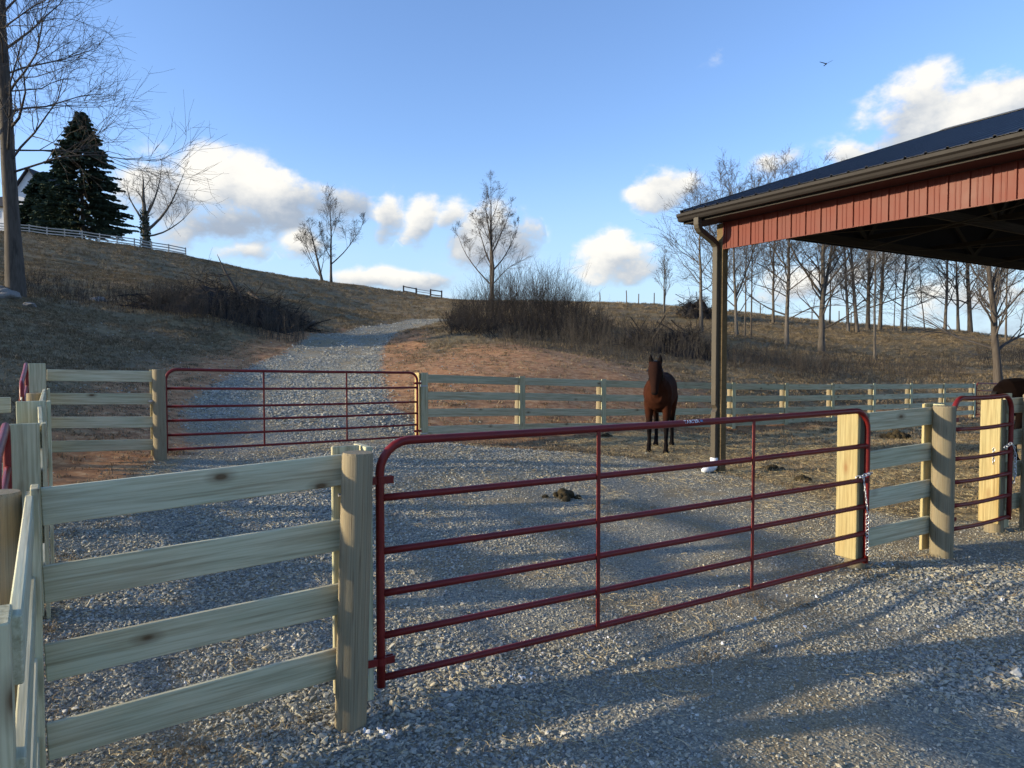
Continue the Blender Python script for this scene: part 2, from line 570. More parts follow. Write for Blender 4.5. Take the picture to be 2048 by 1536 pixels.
# the yard, close to level
for x, y, z in [(-.8, 3.4, 0), (2.9, 5.8, .06), (3.8, 6.3, .075), (3.2, 10.9, .055), (2.7, 13.2, .09), (5, 7.2, .07), (0, 0, 0), (3, 1, .02), (-1.9, 2.85, -.02), (8, 10, 0), (7, 4, .05),
                (.2, 14.9, .10), (-1.66, 13.3, .22), (-3.3, 11.7, .30), (-5.0, 10.1, .375), (-6.1, 9.2, .37), (-4.2, 6.5, .20), (-3.1, 4.6, .06), (5.8, 18.6, -.10), (11.4, 22.4, -.22), (17.0, 26.2, -.40),
                (9, 15, -.05), (14, 17, -.2), (0, 8, .04), (12, 8, -.05), (15, 2, -.1), (0, -8, -.1), (12, -10, -.3), (-8, 5, .55), (-9, 0, .45), (-8, -8, .2), (-20, -3, .7), (-24, -14, .3), (25, 12, -.6), (30, 0, -.8), (30, 25, -.9), (0, -30, -.6), (30, -30, -1), (-30, -30, .2), (-45, -8, 1.2)]:
    CW(x, y, z)
# the gravel lane climbing away
LANE = [(-3.2, 12.2, .33), (-4.95, 16, .66), (-5.9, 20, 1.05), (-6.8, 25, 1.55), (-7.7, 32, 2.3), (-8.0, 40, 3.15), (-7.6, 48, 3.95), (-6.6, 54, 4.55), (-5.2, 57, 4.9)]
for x, y, z in LANE:
    CW(x, y, z); CW(x - 1.6, y, z + .02); CW(x + 1.6, y, z + .02)
# bank and hillside beyond the left fence
for a in [(90, 840, 11), (200, 845, 11.5), (200, 790, 14), (60, 750, 14), (200, 735, 18), (330, 760, 18), (60, 700, 18), (300, 690, 25), (100, 660, 22), (430, 700, 27), (30, 592, 30), (250, 640, 30), (450, 637, 33), (640, 642, 46),
          (200, 600, 38), (0, 545, 45), (300, 570, 46), (560, 600, 55), (100, 500, 70), (350, 540, 75), (620, 592, 75), (0, 463, 100), (133, 476, 100), (221, 487, 102), (310, 500, 106), (394, 518, 112), (560, 553, 110), (680, 567, 108), (800, 584, 108), (890, 598, 100),
          (700, 620, 70), (760, 605, 85), (860, 640, 58),
          # right of the lane: clay bank, thicket, field
          (860, 810, 17.0), (900, 760, 20), (900, 700, 28), (900, 660, 36), (1000, 805, 17.5), (1000, 745, 21), (1000, 690, 29), (940, 648, 40), (1100, 730, 23), (1100, 690, 32), (1250, 715, 30), (1200, 780, 20.5), (1400, 735, 29), (1330, 775, 22),
          (1100, 606, 80), (1000, 602, 88), (1200, 608, 76), (1300, 611, 75), (1400, 619, 74), (1100, 650, 50), (1250, 660, 50), (1400, 668, 48),
          (1500, 745, 28), (1650, 752, 30), (1455, 672, 43), (1560, 689, 43), (1640, 700, 43), (1760, 716, 43), (1900, 722, 42), (2048, 720, 44), (1550, 735, 34), (1800, 748, 34), (1998, 757, 32), (2100, 750, 36),
          (1500, 650, 60), (1600, 662, 58), (1460, 622, 75), (1560, 634, 75), (1660, 646, 76), (1720, 680, 52), (1750, 662, 62), (1860, 661, 62), (1960, 668, 62), (2048, 681, 60), (2150, 690, 60)]:
    C(*a)
# falls away behind the crest and rises out of the frame to the left
for x, y, z in [(-95, 150, 18), (-40, 160, 12), (0, 150, 5), (30, 130, 2), (60, 110, 0), (-75, 45, 11.0), (-50, 32, 7.6), (-40, 20, 5.0), (-100, 100, 20), (-60, 10, 4.0), (-90, 10, 5.5), (60, 60, 2.0), (75, 40, 0), (-85, 70, 15)]:
    CW(x, y, z)
ctrl = np.array(ctrl)


def _tps():
    P = ctrl[:, :2]
    n = len(P)
    r2 = ((P[:, None] - P[None]) ** 2).sum(-1)
    K = .5 * r2 * np.log(r2 + 1e-9)
    K[np.arange(n), np.arange(n)] = 0
    K += np.eye(n) * 1.2
    A = np.zeros((n + 3, n + 3))
    A[:n, :n] = K
    A[:n, n] = 1
    A[:n, n + 1:] = P
    A[n, :n] = 1
    A[n + 1:, :n] = P.T
    return np.linalg.solve(A, np.concatenate([ctrl[:, 2], np.zeros(3)]))


TPS = _tps()


def terr(x, y):
    x, y = np.atleast_1d(np.asarray(x, float)), np.atleast_1d(np.asarray(y, float))
    out = np.empty(x.shape)
    P = ctrl[:, :2]
    for i in range(0, len(x), 20000):
        s = slice(i, i + 20000)
        d0 = np.hypot(x[s], y[s] - 40)
        k = np.minimum(1, 150 / (d0 + 1e-9))
        X, Y = x[s] * k, (y[s] - 40) * k + 40
        r2 = (X[:, None] - P[None, :, 0]) ** 2 + (Y[:, None] - P[None, :, 1]) ** 2
        z = (.5 * r2 * np.log(r2 + 1e-9)) @ TPS[:-3] + TPS[-3] + X * TPS[-2] + Y * TPS[-1]
        fade = np.clip((d0 - 105) / 120, 0, 1)
        fade = fade * fade * (3 - 2 * fade)
        z = np.clip(z, -6, 24) * (1 - fade) + (-4.0) * fade
        # wheel ruts, humps and small unevenness
        near = np.clip(1.6 - np.hypot(x[s], y[s]) / 60, .15, 1)
        z = z + near * (.007 * np.sin(x[s] * 2.3 + 1.1 * np.sin(y[s] * 1.3)) + .006 * np.sin(y[s] * 3.1 + x[s] * .9) + .005 * np.sin(x[s] * 5.1 - y[s] * 4.3))
        far = np.clip((np.hypot(x[s], y[s]) - 14) / 20, 0, 1)
        z = z + far * (.05 * np.sin(x[s] * .9 + y[s] * .5) + .04 * np.sin(y[s] * 1.3 - x[s] * .7) + .03 * np.sin(x[s] * 2.1 + y[s] * 1.7))
        out[s] = z
    return out


def gz(x, y):
    return float(terr(x, y)[0])


def seg_dist(x, y, pts):
    """distance to a polyline and the position along it"""
    best = np.full(x.shape, 1e9)
    for (x0, y0), (x1, y1) in zip(pts[:-1], pts[1:]):
        dx, dy = x1 - x0, y1 - y0
        t = np.clip(((x - x0) * dx + (y - y0) * dy) / (dx * dx + dy * dy), 0, 1)
        best = np.minimum(best, np.hypot(x - x0 - t * dx, y - y0 - t * dy))
    return best


def in_poly(x, y, poly):
    c = np.zeros(x.shape, bool)
    j = len(poly) - 1
    for i in range(len(poly)):
        xi, yi = poly[i]
        xj, yj = poly[j]
        c ^= ((yi > y) != (yj > y)) & (x < (xj - xi) * (y - yi) / (yj - yi + 1e-12) + xi)
        j = i
    return c


def poly_sd(x, y, poly):
    d = seg_dist(x, y, poly + [poly[0]])
    return np.where(in_poly(x, y, poly), d, -d)


LANE_XY = [(p[0], p[1]) for p in LANE]
YARD = [(-5.0, 10.3), (-3.6, 12.2), (-1.6, 13.0), (.4, 12.9), (1.9, 12.2), (3.1, 10.9), (3.7, 9.4), (4.2, 7.6), (5.6, 7.6), (9, 9.5), (14, 9), (14, -12), (-6, -12), (-6.5, 0), (-2.3, 2.6), (-3.3, 4.9), (-4.6, 7.0)]


def zones(x, y, raw=False):
    """gravel, clay and trampled hay, each 0..1 with soft edges"""
    ld = seg_dist(x, y, LANE_XY)
    gsd = np.clip(np.maximum(2.2 - ld - .02 * np.clip(y - 20, 0, 40), poly_sd(x, y, YARD)), -3, 3)
    gravel = np.clip(gsd / .5 + .5, 0, 1)
    clay = np.clip(1.25 - (ld - 2.2) / 2.4, 0, 1) * (y > 11) * np.clip((54 - y) / 25, 0, 1) * .95
    bank = np.exp(-(((x - .8) / 5.4) ** 2 + ((y - 22.5) / 7.5) ** 2)) * 1.35
    bank2 = np.exp(-(((x + 5.9) / 1.6) ** 2 + ((y - 9.2) / 2.6) ** 2)) * .9
    strip = np.exp(-(seg_dist(x, y, [(-1.6, 13.9), (.2, 15.2), (5.8, 19.0), (11, 22.6), (17, 26.6)]) / 1.5) ** 2) * .85
    clay = np.clip(np.maximum.reduce([clay, bank, bank2, strip]), 0, 1)
    hay = np.clip(poly_sd(x, y, [(1.5, 13.6), (3.4, 10.6), (4.0, 8.0), (5.3, 7.7), (9, 9.8), (16, 14), (17, 25), (5.5, 17.8), (1, 15)]) / 1.2 + .5, 0, 1)
    return (gravel, clay, hay, gsd) if raw else (gravel, clay, hay)


def build_ground():
    n = 400
    a = 5.5
    t = np.linspace(-1, 1, n)
    k = math.asinh(2600 / a)
    xs = a * np.sinh(t * k) + 1.0
    ys = a * np.sinh(t * k) + 9.0
    X, Y = np.meshgrid(xs, ys)
    x, y = X.ravel(), Y.ravel()
    z = terr(x, y)
    me = bpy.data.meshes.new('ground')
    v = np.stack([x, y, z], 1)
    idx = np.arange(n * n).reshape(n, n)
    q = np.stack([idx[:-1, :-1], idx[:-1, 1:], idx[1:, 1:], idx[1:, :-1]], -1).reshape(-1, 4)
    me.vertices.add(len(v)); me.vertices.foreach_set('co', v.ravel())
    me.loops.add(q.size); me.loops.foreach_set('vertex_index', q.ravel().astype(np.int32))
    me.polygons.add(len(q)); me.polygons.foreach_set('loop_start', (np.arange(len(q)) * 4).astype(np.int32))
    me.update(calc_edges=True)
    me.polygons.foreach_set('use_smooth', np.ones(len(q), bool))
    _, c, h, g = zones(x, y, True)
    at_ = me.color_attributes.new('zones', 'FLOAT_COLOR', 'POINT')
    at_.data.foreach_set('color', np.stack([g, c, h, np.ones_like(g)], 1).ravel())
    o = bpy.data.objects.new('ground', me)
    COL.objects.link(o)
    tag(o, 'gravel yard, clay banks and dead grass hillside', 'ground', kind='structure')
    m, nt, b = new_mat('ground_cover', .95, 0, .15)
    tc = _n(nt, 'ShaderNodeTexCoord')
    vec = tc.outputs['Object']
    za = _n(nt, 'ShaderNodeVertexColor'); za.layer_name = 'zones'
    sep = _n(nt, 'ShaderNodeSeparateColor')
    nt.links.new(za.outputs[0], sep.inputs[0])
    edge = noise_node(nt, vec, 2.2, 6, .65)
    edge2 = noise_node(nt, vec, .55, 5, .6)

    def cut(src, amp=1.0, lo=.38, hi=.62):
        a_ = _n(nt, 'ShaderNodeMath', operation='MULTIPLY_ADD')
        nt.links.new(edge.outputs['Fac'], a_.inputs[0]); a_.inputs[1].default_value = amp
        nt.links.new(src, a_.inputs[2])
        s_ = _n(nt, 'ShaderNodeMath', operation='SUBTRACT')
        nt.links.new(a_.outputs[0], s_.inputs[0]); s_.inputs[1].default_value = amp * .5
        r_ = _n(nt, 'ShaderNodeMapRange', interpolation_type='SMOOTHSTEP')
        nt.links.new(s_.outputs[0], r_.inputs[0]); r_.inputs[1].default_value = lo; r_.inputs[2].default_value = hi
        return r_.outputs[0]
    # grass
    gn = noise_node(nt, vec, 9, 6, .7)
    gn2 = noise_node(nt, vec, .35, 4, .6)
    gcol = ramp(nt, gn.outputs['Fac'], [(.25, (.095, .074, .048)), (.5, (.20, .152, .095)), (.75, (.35, .265, .16))]).outputs[0]
    gvar = ramp(nt, gn2.outputs['Fac'], [(.3, (.72, .70, .72)), (.5, (.95, .98, .85)), (.7, (1.25, 1.1, .9))]).outputs[0]
    gcol = mixc(nt, 1.0, gcol, gvar, 'MULTIPLY')
    # clay
    cn = noise_node(nt, vec, 5, 7, .7)
    ccol = ramp(nt, cn.outputs['Fac'], [(.3, (.20, .095, .046)), (.5, (.41, .20, .088)), (.7, (.58, .37, .19))]).outputs[0]
    # trampled hay over dirt
    hn = noise_node(nt, mapping(nt, vec, (1, 1, 1)), 14, 6, .72)
    hcol = ramp(nt, hn.outputs['Fac'], [(.28, (.13, .095, .05)), (.5, (.33, .245, .125)), (.74, (.60, .455, .23))]).outputs[0]
    # gravel bed
    vo = _n(nt, 'ShaderNodeTexVoronoi'); vo.inputs['Scale'].default_value = 62
    nt.links.new(vec, vo.inputs['Vector'])
    vcol = _n(nt, 'ShaderNodeSeparateColor'); nt.links.new(vo.outputs['Color'], vcol.inputs[0])
    scol = ramp(nt, vcol.outputs[0], [(0, (.21, .208, .175)), (.4, (.31, .302, .245)), (.8, (.41, .38, .285)), (1, (.50, .43, .30))]).outputs[0]
    fines = noise_node(nt, vec, 1.1, 6, .65)
    fm = ramp(nt, fines.outputs['Fac'], [(.44, (0, 0, 0)), (.58, (.9, .9, .9))]).outputs[0]
    gr = noise_node(nt, vec, 120, 3, .7)
    grr = ramp(nt, gr.outputs['Fac'], [(.3, (.55, .55, .55)), (.7, (1.35, 1.35, 1.35))]).outputs[0]
    scol = mixc(nt, fm, scol, (.36, .285, .17))
    scol = mixc(nt, .9, scol, grr, 'MULTIPLY')
    vd = ramp(nt, vo.outputs['Distance'], [(.15, (1, 1, 1)), (.7, (.6, .6, .6))]).outputs[0]
    scol = mixc(nt, .8, scol, vd, 'MULTIPLY')
    c = mixc(nt, cut(sep.outputs[1], 1.3, .3, .75), gcol, ccol)
    c = mixc(nt, cut(sep.outputs[2], .9), c, hcol)
    gm = cut(sep.outputs[0], 1.1, -.16, .16)
    c = mixc(nt, gm, c, scol)
    nt.links.new(c, b.inputs['Base Color'])
    h1 = _n(nt, 'ShaderNodeMath', operation='MULTIPLY_ADD')
    nt.links.new(gn.outputs['Fac'], h1.inputs[0]); h1.inputs[1].default_value = 1.0
    nt.links.new(hn.outputs['Fac'], h1.inputs[2])
    inv = _n(nt, 'ShaderNodeMath', operation='SUBTRACT'); inv.inputs[0].default_value = 1
    nt.links.new(vo.outputs['Distance'], inv.inputs[1])
    hm = _n(nt, 'ShaderNodeMix', data_type='FLOAT')
    nt.links.new(gm, hm.inputs[0]); nt.links.new(h1.outputs[0], hm.inputs[2]); nt.links.new(inv.outputs[0], hm.inputs[3])
    bump(nt, b, hm.outputs[0], .30, .016)
    me.materials.append(m)


build_ground()

# ------------------------------------------------------------------ yard fences and gates
EX, NX = Vector((.8545, .5195, 0)), Vector((.5195, -.8545, 0))     # along the front fence line, and towards the camera side
G0 = Vector((-.672, 3.587, 0))
BH, BT, PITCH_B = .155, .027, .325


def FL(t, n=0.0, z=0.0):
    return G0 + EX * t + NX * n + Vector((0, 0, z))


def four_boards(parent, a, b, za, zb, drop=0.0, mat='board', n_boards=4, jitter=.006):
    """four rails between two plan points; za, zb are the tops of the top rail"""
    for i in range(n_boards):
        ja, jb = random.uniform(-jitter, jitter), random.uniform(-jitter, jitter)
        board('board', (a.x, a.y, za - BH / 2 - i * PITCH_B + ja), (b.x, b.y, zb - BH / 2 - i * PITCH_B + jb), BT, BH, M[mat], parent)


def upright(name, p, z0, z1, width, thick, face, mat, parent):
    """a board standing on end at plan point p whose broad side faces 'face'"""
    return board(name, (p.x, p.y, z0), (p.x, p.y, z1), thick, width, M[mat], parent, normal_hint=face)


# -- front panel between the corner and the hinge post of the long gate
f = thing('board_fence', FL(-1.45, 0, 0), 'four-board pine fence panel with round post at the hinge end of the nearest red gate', 'fence')
C0 = Vector((-1.885, 2.885, 0))
pa, pb = Vector((-1.918, 2.873, 0)), FL(-.1, -.042)
four_boards(f, pa, pb, 1.292, 1.345)
round_post(FL(-.135, .062, 1.356), .158, f, lean=(.034, 0), idx=0)
upright('trim_board', FL(-.155, -.072), .12, 1.375, .14, .025, NX, 'trim', f)
upright('stop_board', FL(-.055, -.095), .07, 1.37, .185, .036, EX, 'trim', f)

# -- side run from the corner towards the camera
LD = Vector((.5476, -.8367, 0)).normalized()
f = thing('board_fence', (-1.6, 2.3, 0), 'fence run beside the photographer with a round corner post and upright trim boards', 'fence')
la = Vector((-1.955, 2.86, 0))
lb = la + LD * 1.60
four_boards(f, la + LD * .0, lb, 1.285, 1.265)
round_post(Vector((-2.03, 2.78, 1.289)), .165, f, idx=1)
upright('trim_board', Vector((-1.918, 2.835, 0)), -.05, 1.302, .14, .03, Vector((LD.y, -LD.x, 0)), 'trim', f)
round_post(lb + Vector((-.17, -.06, 1.262)), .16, f, idx=2)
upright('trim_board', lb + Vector((-.005, -.03, 0)), -.05, 1.275, .14, .03, Vector((LD.y, -LD.x, 0)), 'trim', f)

# -- front panel between the long gate and the walk gate
f = thing('board_fence', FL(4.7), 'short four-board fence panel between the long red gate and the narrow red gate', 'fence')
round_post(FL(4.205, -.112, 1.365), .165, f, idx=3)
upright('stop_board', FL(4.092, -.115), .17, 1.368, .186, .038, EX, 'stop', f)
four_boards(f, FL(4.27, -.06), FL(5.16, -.03), 1.368, 1.385)
round_post(FL(5.19, .068, 1.395), .186, f, idx=0)
upright('trim_board', FL(5.165, -.062), .1, 1.41, .14, .025, NX, 'stop', f)
upright('stop_board', FL(5.345, -.095), .12, 1.40, .185, .036, EX, 'trim', f)

# -- beyond the walk gate
f = thing('board_fence', FL(6.9), 'fence end with sunlit upright board beside the narrow red gate', 'fence')
round_post(FL(6.53, -.12, 1.40), .17, f, idx=2)
upright('stop_board', FL(6.415, -.115), .18, 1.43, .186, .038, EX, 'stop', f)
round_post(FL(6.86, .06, 1.45), .18, f, idx=1)
four_boards(f, FL(6.6, -.06), FL(8.2, -.06), 1.42, 1.40)
upright('trim_board', FL(6.66, -.085), .1, 1.46, .14, .025, NX, 'trim', f)

# -- the long run at the back
BACK = [(-1.66, 13.35)] + [(.2 + 1.871 * i, 14.9 + 1.251 * i) for i in range(10)]
BTOP = [1.505, 1.40, 1.30, 1.215, 1.135, 1.075, 1.02, .975, .93, .89, .85]
f = thing('board_fence', (BACK[5][0], BACK[5][1], 0), 'long four-board fence across the back of the yard behind the horse', 'fence')
bx = Vector((.831, .556, 0))
bn = Vector((.556, -.831, 0))
for i, (x, y) in enumerate(BACK):
    p = Vector((x, y, 0))
    round_post(p - bn * .10 + Vector((0, 0, BTOP[i] + .005)), random.uniform(.15, .17), f, lean=(random.uniform(-.012, .012), random.uniform(-.012, .012)))
    upright('trim_board', p + bn * .028, BTOP[i] - 1.27, BTOP[i] + .03, .14, .025, bn, 'trim', f)
    if i + 1 < len(BACK):
        q = Vector((*BACK[i + 1], 0))
        four_boards(f, p + bx * .008, q - bx * .002, BTOP[i], BTOP[i + 1])
upright('stop_board', Vector((*BACK[0], 0)) - bx * .10 - bn * .06, .28, BTOP[0] + .03, .186, .036, bx, 'stop', f)

# -- short panel left of the far long gate
f = thing('board_fence', (-5.6, 9.8, .37), 'short four-board panel at the latch end of the far red gate', 'fence')
p0, p1 = Vector((-6.25, 9.53, 0)), Vector((-5.06, 10.06, 0))
pd = (p1 - p0).normalized()
pn = Vector((pd.y, -pd.x, 0))
four_boards(f, p0 - pn * .03, p1 - pn * .03, 1.665, 1.63)
round_post(p1 + pd * .05 + pn * .06 + Vector((0, 0, 1.652)), .18, f, idx=0)
upright('trim_board', p1 + pd * .0 - pn * .062, .42, 1.65, .14, .025, pn, 'stop', f)
round_post(Vector((-6.30, 9.35, 1.70)), .17, f, idx=2)
upright('stop_board', Vector((-6.14, 9.18, 0)), .5, 1.745, .186, .038, Vector((-.55, .835, 0)), 'trim', f)

# -- the left line, seen end on, with its cross panel
SD = Vector((-.553, .833, 0))
SN = Vector((.833, .553, 0))
f = thing('board_fence', (-4.0, 6.0, .15), 'left fence line seen end on, its upright boards one behind the other', 'fence')
for (x, y, top) in ((-3.222, 4.66, 1.385), (-3.735, 5.50, 1.482), (-4.963, 7.38, 1.50)):
    if y < 7:
        round_post(Vector((x, y, top - .03)) + SD * .12 - SN * .01, .16, f)
        upright('stop_board', Vector((x, y, 0)), top - 1.3, top, .188, .038, SD, 'trim', f)
    else:
        round_post(Vector((x, y, top - .05)), .165, f)
    upright('trim_board', Vector((x, y, 0)) + SN * .118 + SD * .05, top - 1.36, top - .005, .14, .026, SN, 'trim', f)
four_boards(f, Vector((-3.222, 4.70, 0)) + SN * .08, Vector((-3.735, 5.46, 0)) + SN * .08, 1.37, 1.45)
four_boards(f, Vector((-3.79, 5.55, 0)) + SN * .08, Vector((-4.963, 7.38, 0)) + SN * .08, 1.46, 1.49)
cp = Vector((-4.95, 7.0, 0))
four_boards(f, cp, cp + Vector((-1.9, -1.1, 0)), 1.435, 1.40)


RAILS = (.235, .461, .64, .82, 1.0)


def bent_frame(a, b, zta, ztb, zba, zbb, rad):
    """one tube: up the near stile, round the corner, along the top, round and down"""
    A, B = Vector(a), Vector(b)
    d = (B - A)
    Ln = d.length
    d.normalize()
    pts = [A + Vector((0, 0, zba)), A + Vector((0, 0, zba + .3)), A + Vector((0, 0, zta - rad - .05))]
    for i in range(0, 7):
        th = i / 6 * math.pi / 2
        pts.append(A + d * (rad - rad * math.cos(th)) + Vector((0, 0, zta - rad + rad * math.sin(th))))
    for k in (.25, .5, .75):
        pts.append(A + d * (Ln * k) + Vector((0, 0, zta + (ztb - zta) * k - .008 * math.sin(math.pi * k))))
    for i in range(0, 7):
        th = i / 6 * math.pi / 2
        pts.append(B - d * (rad - rad * math.sin(th)) + Vector((0, 0, ztb - rad + rad * math.cos(th))))
    pts += [B + Vector((0, 0, ztb - rad - .05)), B + Vector((0, 0, zbb + .3)), B + Vector((0, 0, zbb))]
    return pts


def tube_gate(label, a, b, zta, ztb, zba, zbb, braces=2, hinge='a', rad=.16, tr=.0225, rr=.019, group=None, nsides=14, fronts=None):
    A, B = Vector((*a, 0)), Vector((*b, 0))
    d = (B - A).normalized()
    nrm = Vector((d.y, -d.x, 0))
    o = thing('tube_gate', (A.x, A.y, zba), label, 'gate', group)
    Geo().tube([tuple(p) for p in bent_frame(A, B, zta, ztb, zba - .045, zbb - .03, rad)], tr, nsides).build('frame', M['gate'], o, True)
    for fr in RAILS:
        za, zb = zta + (zba - zta) * fr, ztb + (zbb - ztb) * fr
        ps = [A + d * .01 + Vector((0, 0, za))]
        for k in (.12, .33, .5, .67, .88):
            p = A.lerp(B, k)
            ps.append(p + Vector((0, 0, za + (zb - za) * k - .012 * math.sin(math.pi * k))))
        ps.append(B - d * .01 + Vector((0, 0, zb)))
        rs = [rr * 1.0] * len(ps)
        Geo().tube([tuple(p) for p in ps], rs, nsides).build('rail', M['gate'], o, True)
    for i in range(braces):
        k = (i + 1) / (braces + 1)
        p = A.lerp(B, k) + nrm * (rr + .001)
        zt, zb = zta + (ztb - zta) * k, zba + (zbb - zba) * k
        g = Geo()
        g.bar(p + Vector((0, 0, zb - .012)), p + Vector((0, 0, zt - .02)), .006, .026, up=d)
        g.build('brace', M['gate'], o)
    P, sgn = (A, 1) if hinge == 'a' else (B, -1)
    zt, zb = (zta, zba) if hinge == 'a' else (ztb, zbb)
    for z in (zt - .195, zb + .09):
        g = Geo()
        c = P + Vector((0, 0, z))
        g.tube([tuple(c + Vector((0, 0, -.02))), tuple(c + Vector((0, 0, .02)))], tr + .004, 14)
        for s in (-1, 1):
            g.bar(c + nrm * (s * (tr * .55)) - d * (sgn * .085), c + nrm * (s * (tr * .55)) + d * (sgn * .07), .005, .038)
        h = g.build('hinge', M['gate'], o)
        g = Geo()
        q = c - d * (sgn * .075)
        g.tube([tuple(q + Vector((0, 0, -.06))), tuple(q + Vector((0, 0, .045)))], .008, 8)
        g.tube([tuple(q + Vector((0, 0, -.055))), tuple(q - d * (sgn * .14) + Vector((0, 0, -.055)))], .0085, 8)
        g.build('hinge_bolt', M['galv'], h)
    return o


gA, gB = FL(0), FL(4.17)
gate1 = tube_gate('long maroon tube gate nearest the camera, with white lettering on its top rail', gA[:2], gB[:2], 1.392, 1.392, .175, .17)
tube_gate('long maroon tube gate across the gravel lane', (-4.98, 10.2), (-1.73, 12.95), 1.648, 1.545, .49, .385, hinge='b', nsides=8)
gC, gD = FL(5.474), FL(6.555)
tube_gate('narrow maroon walk gate at the barn side with a hanging chain', gC[:2], gD[:2], 1.447, 1.447, .25, .245, braces=0, rad=.15)
tube_gate('maroon gate end just behind the near corner post', (-2.29, 3.13), (-3.20, 4.48), 1.36, 1.40, .16, .2, braces=0, nsides=8)
tube_gate('small maroon gate in the left fence line, nearly end on', (-5.13, 7.42), (-6.14, 8.98), 1.56, 1.735, .4, .55, braces=0, nsides=8)
tube_gate('distant maroon gate at the right end of the back fence', (17.25, 26.35), (20.8, 28.6), .86, .78, -.3, -.42, braces=2, nsides=6)

# lettering and sticker on the long gate's top rail
def rail_lettering():
    cu = bpy.data.curves.new('lettering', 'FONT')
    cu.body = 'TARTER'
    cu.size = .034
    cu.align_x = 'CENTER'
    cu.align_y = 'CENTER'
    cu.extrude = .0004
    tmp = bpy.data.objects.new('lettering_tmp', cu)
    COL.objects.link(tmp)
    dg = bpy.context.evaluated_depsgraph_get()
    me = bpy.data.meshes.new_from_object(tmp.evaluated_get(dg))
    bpy.data.objects.remove(tmp)
    bm = bmesh.new()
    bm.from_mesh(me)
    bmesh.ops.scale(bm, vec=(1.12, 1, 1), verts=bm.verts)
    bmesh.ops.translate(bm, vec=(0, 0, 0), verts=bm.verts)
    Rr = .0229
    k = 2.17 / 4.17
    base = FL(2.17, 0, 1.392 - .008 * math.sin(math.pi * k))
    for v in bm.verts:
        u, w, e = v.co
        th = R(30) + (w / Rr)
        rr = Rr + .0007 + e
        p = base + EX * u + NX * (rr * math.cos(th)) + Vector((0, 0, rr * math.sin(th)))
        v.co = p
    bm.to_mesh(me)
    bm.free()
    me.materials.clear()
    me.materials.append(M['letter'])
    o = bpy.data.objects.new('lettering', me)
    place(o, Matrix.Identity(4), gate1)
    g = Geo()
    n = 5
    vs = []
    for u in (.078, .102):
        for i in range(n):
            th = R(14) + i * R(9)
            rr = Rr + .0009
            vs.append(tuple(base + EX * u + NX * (rr * math.cos(th)) + Vector((0, 0, rr * math.sin(th)))))
    g.add(vs, [(i, n + i, n + i + 1, i + 1) for i in range(n - 1)])
    g.build('sticker', M['sticker'], gate1)


rail_lettering()


def chain(path, label, link=.034, wire=.0032, sag=True):
    """welded links laid along a polyline"""
    pts = [Vector(p) for p in path]
    cum = [0]
    for a, b in zip(pts[:-1], pts[1:]):
        cum.append(cum[-1] + (b - a).length)
    step = link * .72
    g = Geo()
    n = int(cum[-1] / step)
    for i in range(n):
        s = (i + .5) * step
        j = max(k for k in range(len(cum) - 1) if cum[k] <= s)
        t = (s - cum[j]) / max(1e-6, cum[j + 1] - cum[j])
        c = pts[j].lerp(pts[j + 1], t)
        d = (pts[j + 1] - pts[j]).normalized()
        r = Vector((0, 0, 1)).cross(d)
        r = r.normalized() if r.length > .05 else EX.copy()
        w = d.cross(r)
        side = r if i % 2 else w
        side = (side + (w if i % 2 else r) * .45).normalized()
        ring = []
        for k in range(9):
            th = k / 8 * 2 * math.pi
            ring.append(tuple(c + d * (math.cos(th) * link / 2) + side * (math.sin(th) * link * .30)))
        g.tube(ring, wire, 5, cap=False)
    o = g.build('chain', M['galv'], None, True)
    tag(o, label, 'chain')
    return o


zr = 1.392 + (.17 - 1.392) * .461
chain([FL(4.06, -.02, zr + .02), FL(4.08, .012, zr + .03), FL(4.14, .03, zr + .05), FL(4.19, .02, zr + .05), FL(4.2, -.02, zr + .02)], 'galvanised chain wrapped round the latch end of the long gate', .04, .0042)
chain([FL(4.09, .02, zr + .03), FL(4.115, .028, zr - .12), FL(4.14, .03, zr - .27), FL(4.145, .03, zr - .62)], 'loose end of galvanised chain hanging beside the sunlit board at the long gate', .036, .0036)
zr2 = 1.447 + (.245 - 1.447) * .40
chain([FL(6.44, -.0, zr2 - .03), FL(6.5, .025, zr2 + .01), FL(6.56, .03, zr2 - .02), FL(6.58, .032, zr2 - .1), FL(6.585, .032, zr2 - .32), FL(6.56, .03, zr2 - .4)], 'galvanised chain hanging down the latch stile of the narrow gate', .04, .004)
chain([FL(6.395, -.075, zr2 - .04), FL(6.392, -.075, zr2 - .2)], 'rusty bit of chain hanging on the sunlit board of the narrow gate', .036, .0036)
chain([(-5.16, 10.05, 1.205), (-5.06, 9.93, 1.205), (-4.96, 10.12, 1.235)], 'chain looped from the far gate round its round post', .04, .005)

# ------------------------------------------------------------------ barn
BC = Vector((3.22, 10.8, 0))
SX, TX = Vector((.8545, .5195, 0)), Vector((.5195, -.8545, 0))


def BP(s, t, z):
    p = BC + SX * s + TX * t
    return (p.x, p.y, z)


LEN, WID = 8.7, 14.0
RIDGE = WID / 2
EAVE_S, EAVE_Z, SLOPE = -.42, 4.05, .331
barn = thing('barn', (BC.x, BC.y, .05), 'open pole barn with dark metal roof, red ribbed fascia and brown gutter', 'barn')


def prism_st(poly_sz, t0, t1):
    """a profile in (s, z) drawn out along the eave"""
    n = len(poly_sz)
    v = [BP(s, t0, z) for s, z in poly_sz] + [BP(s, t1, z) for s, z in poly_sz]
    f_ = [(i, (i + 1) % n, n + (i + 1) % n, n + i) for i in range(n)] + [tuple(range(n - 1, -1, -1)), tuple(range(n, 2 * n))]
    return v, f_


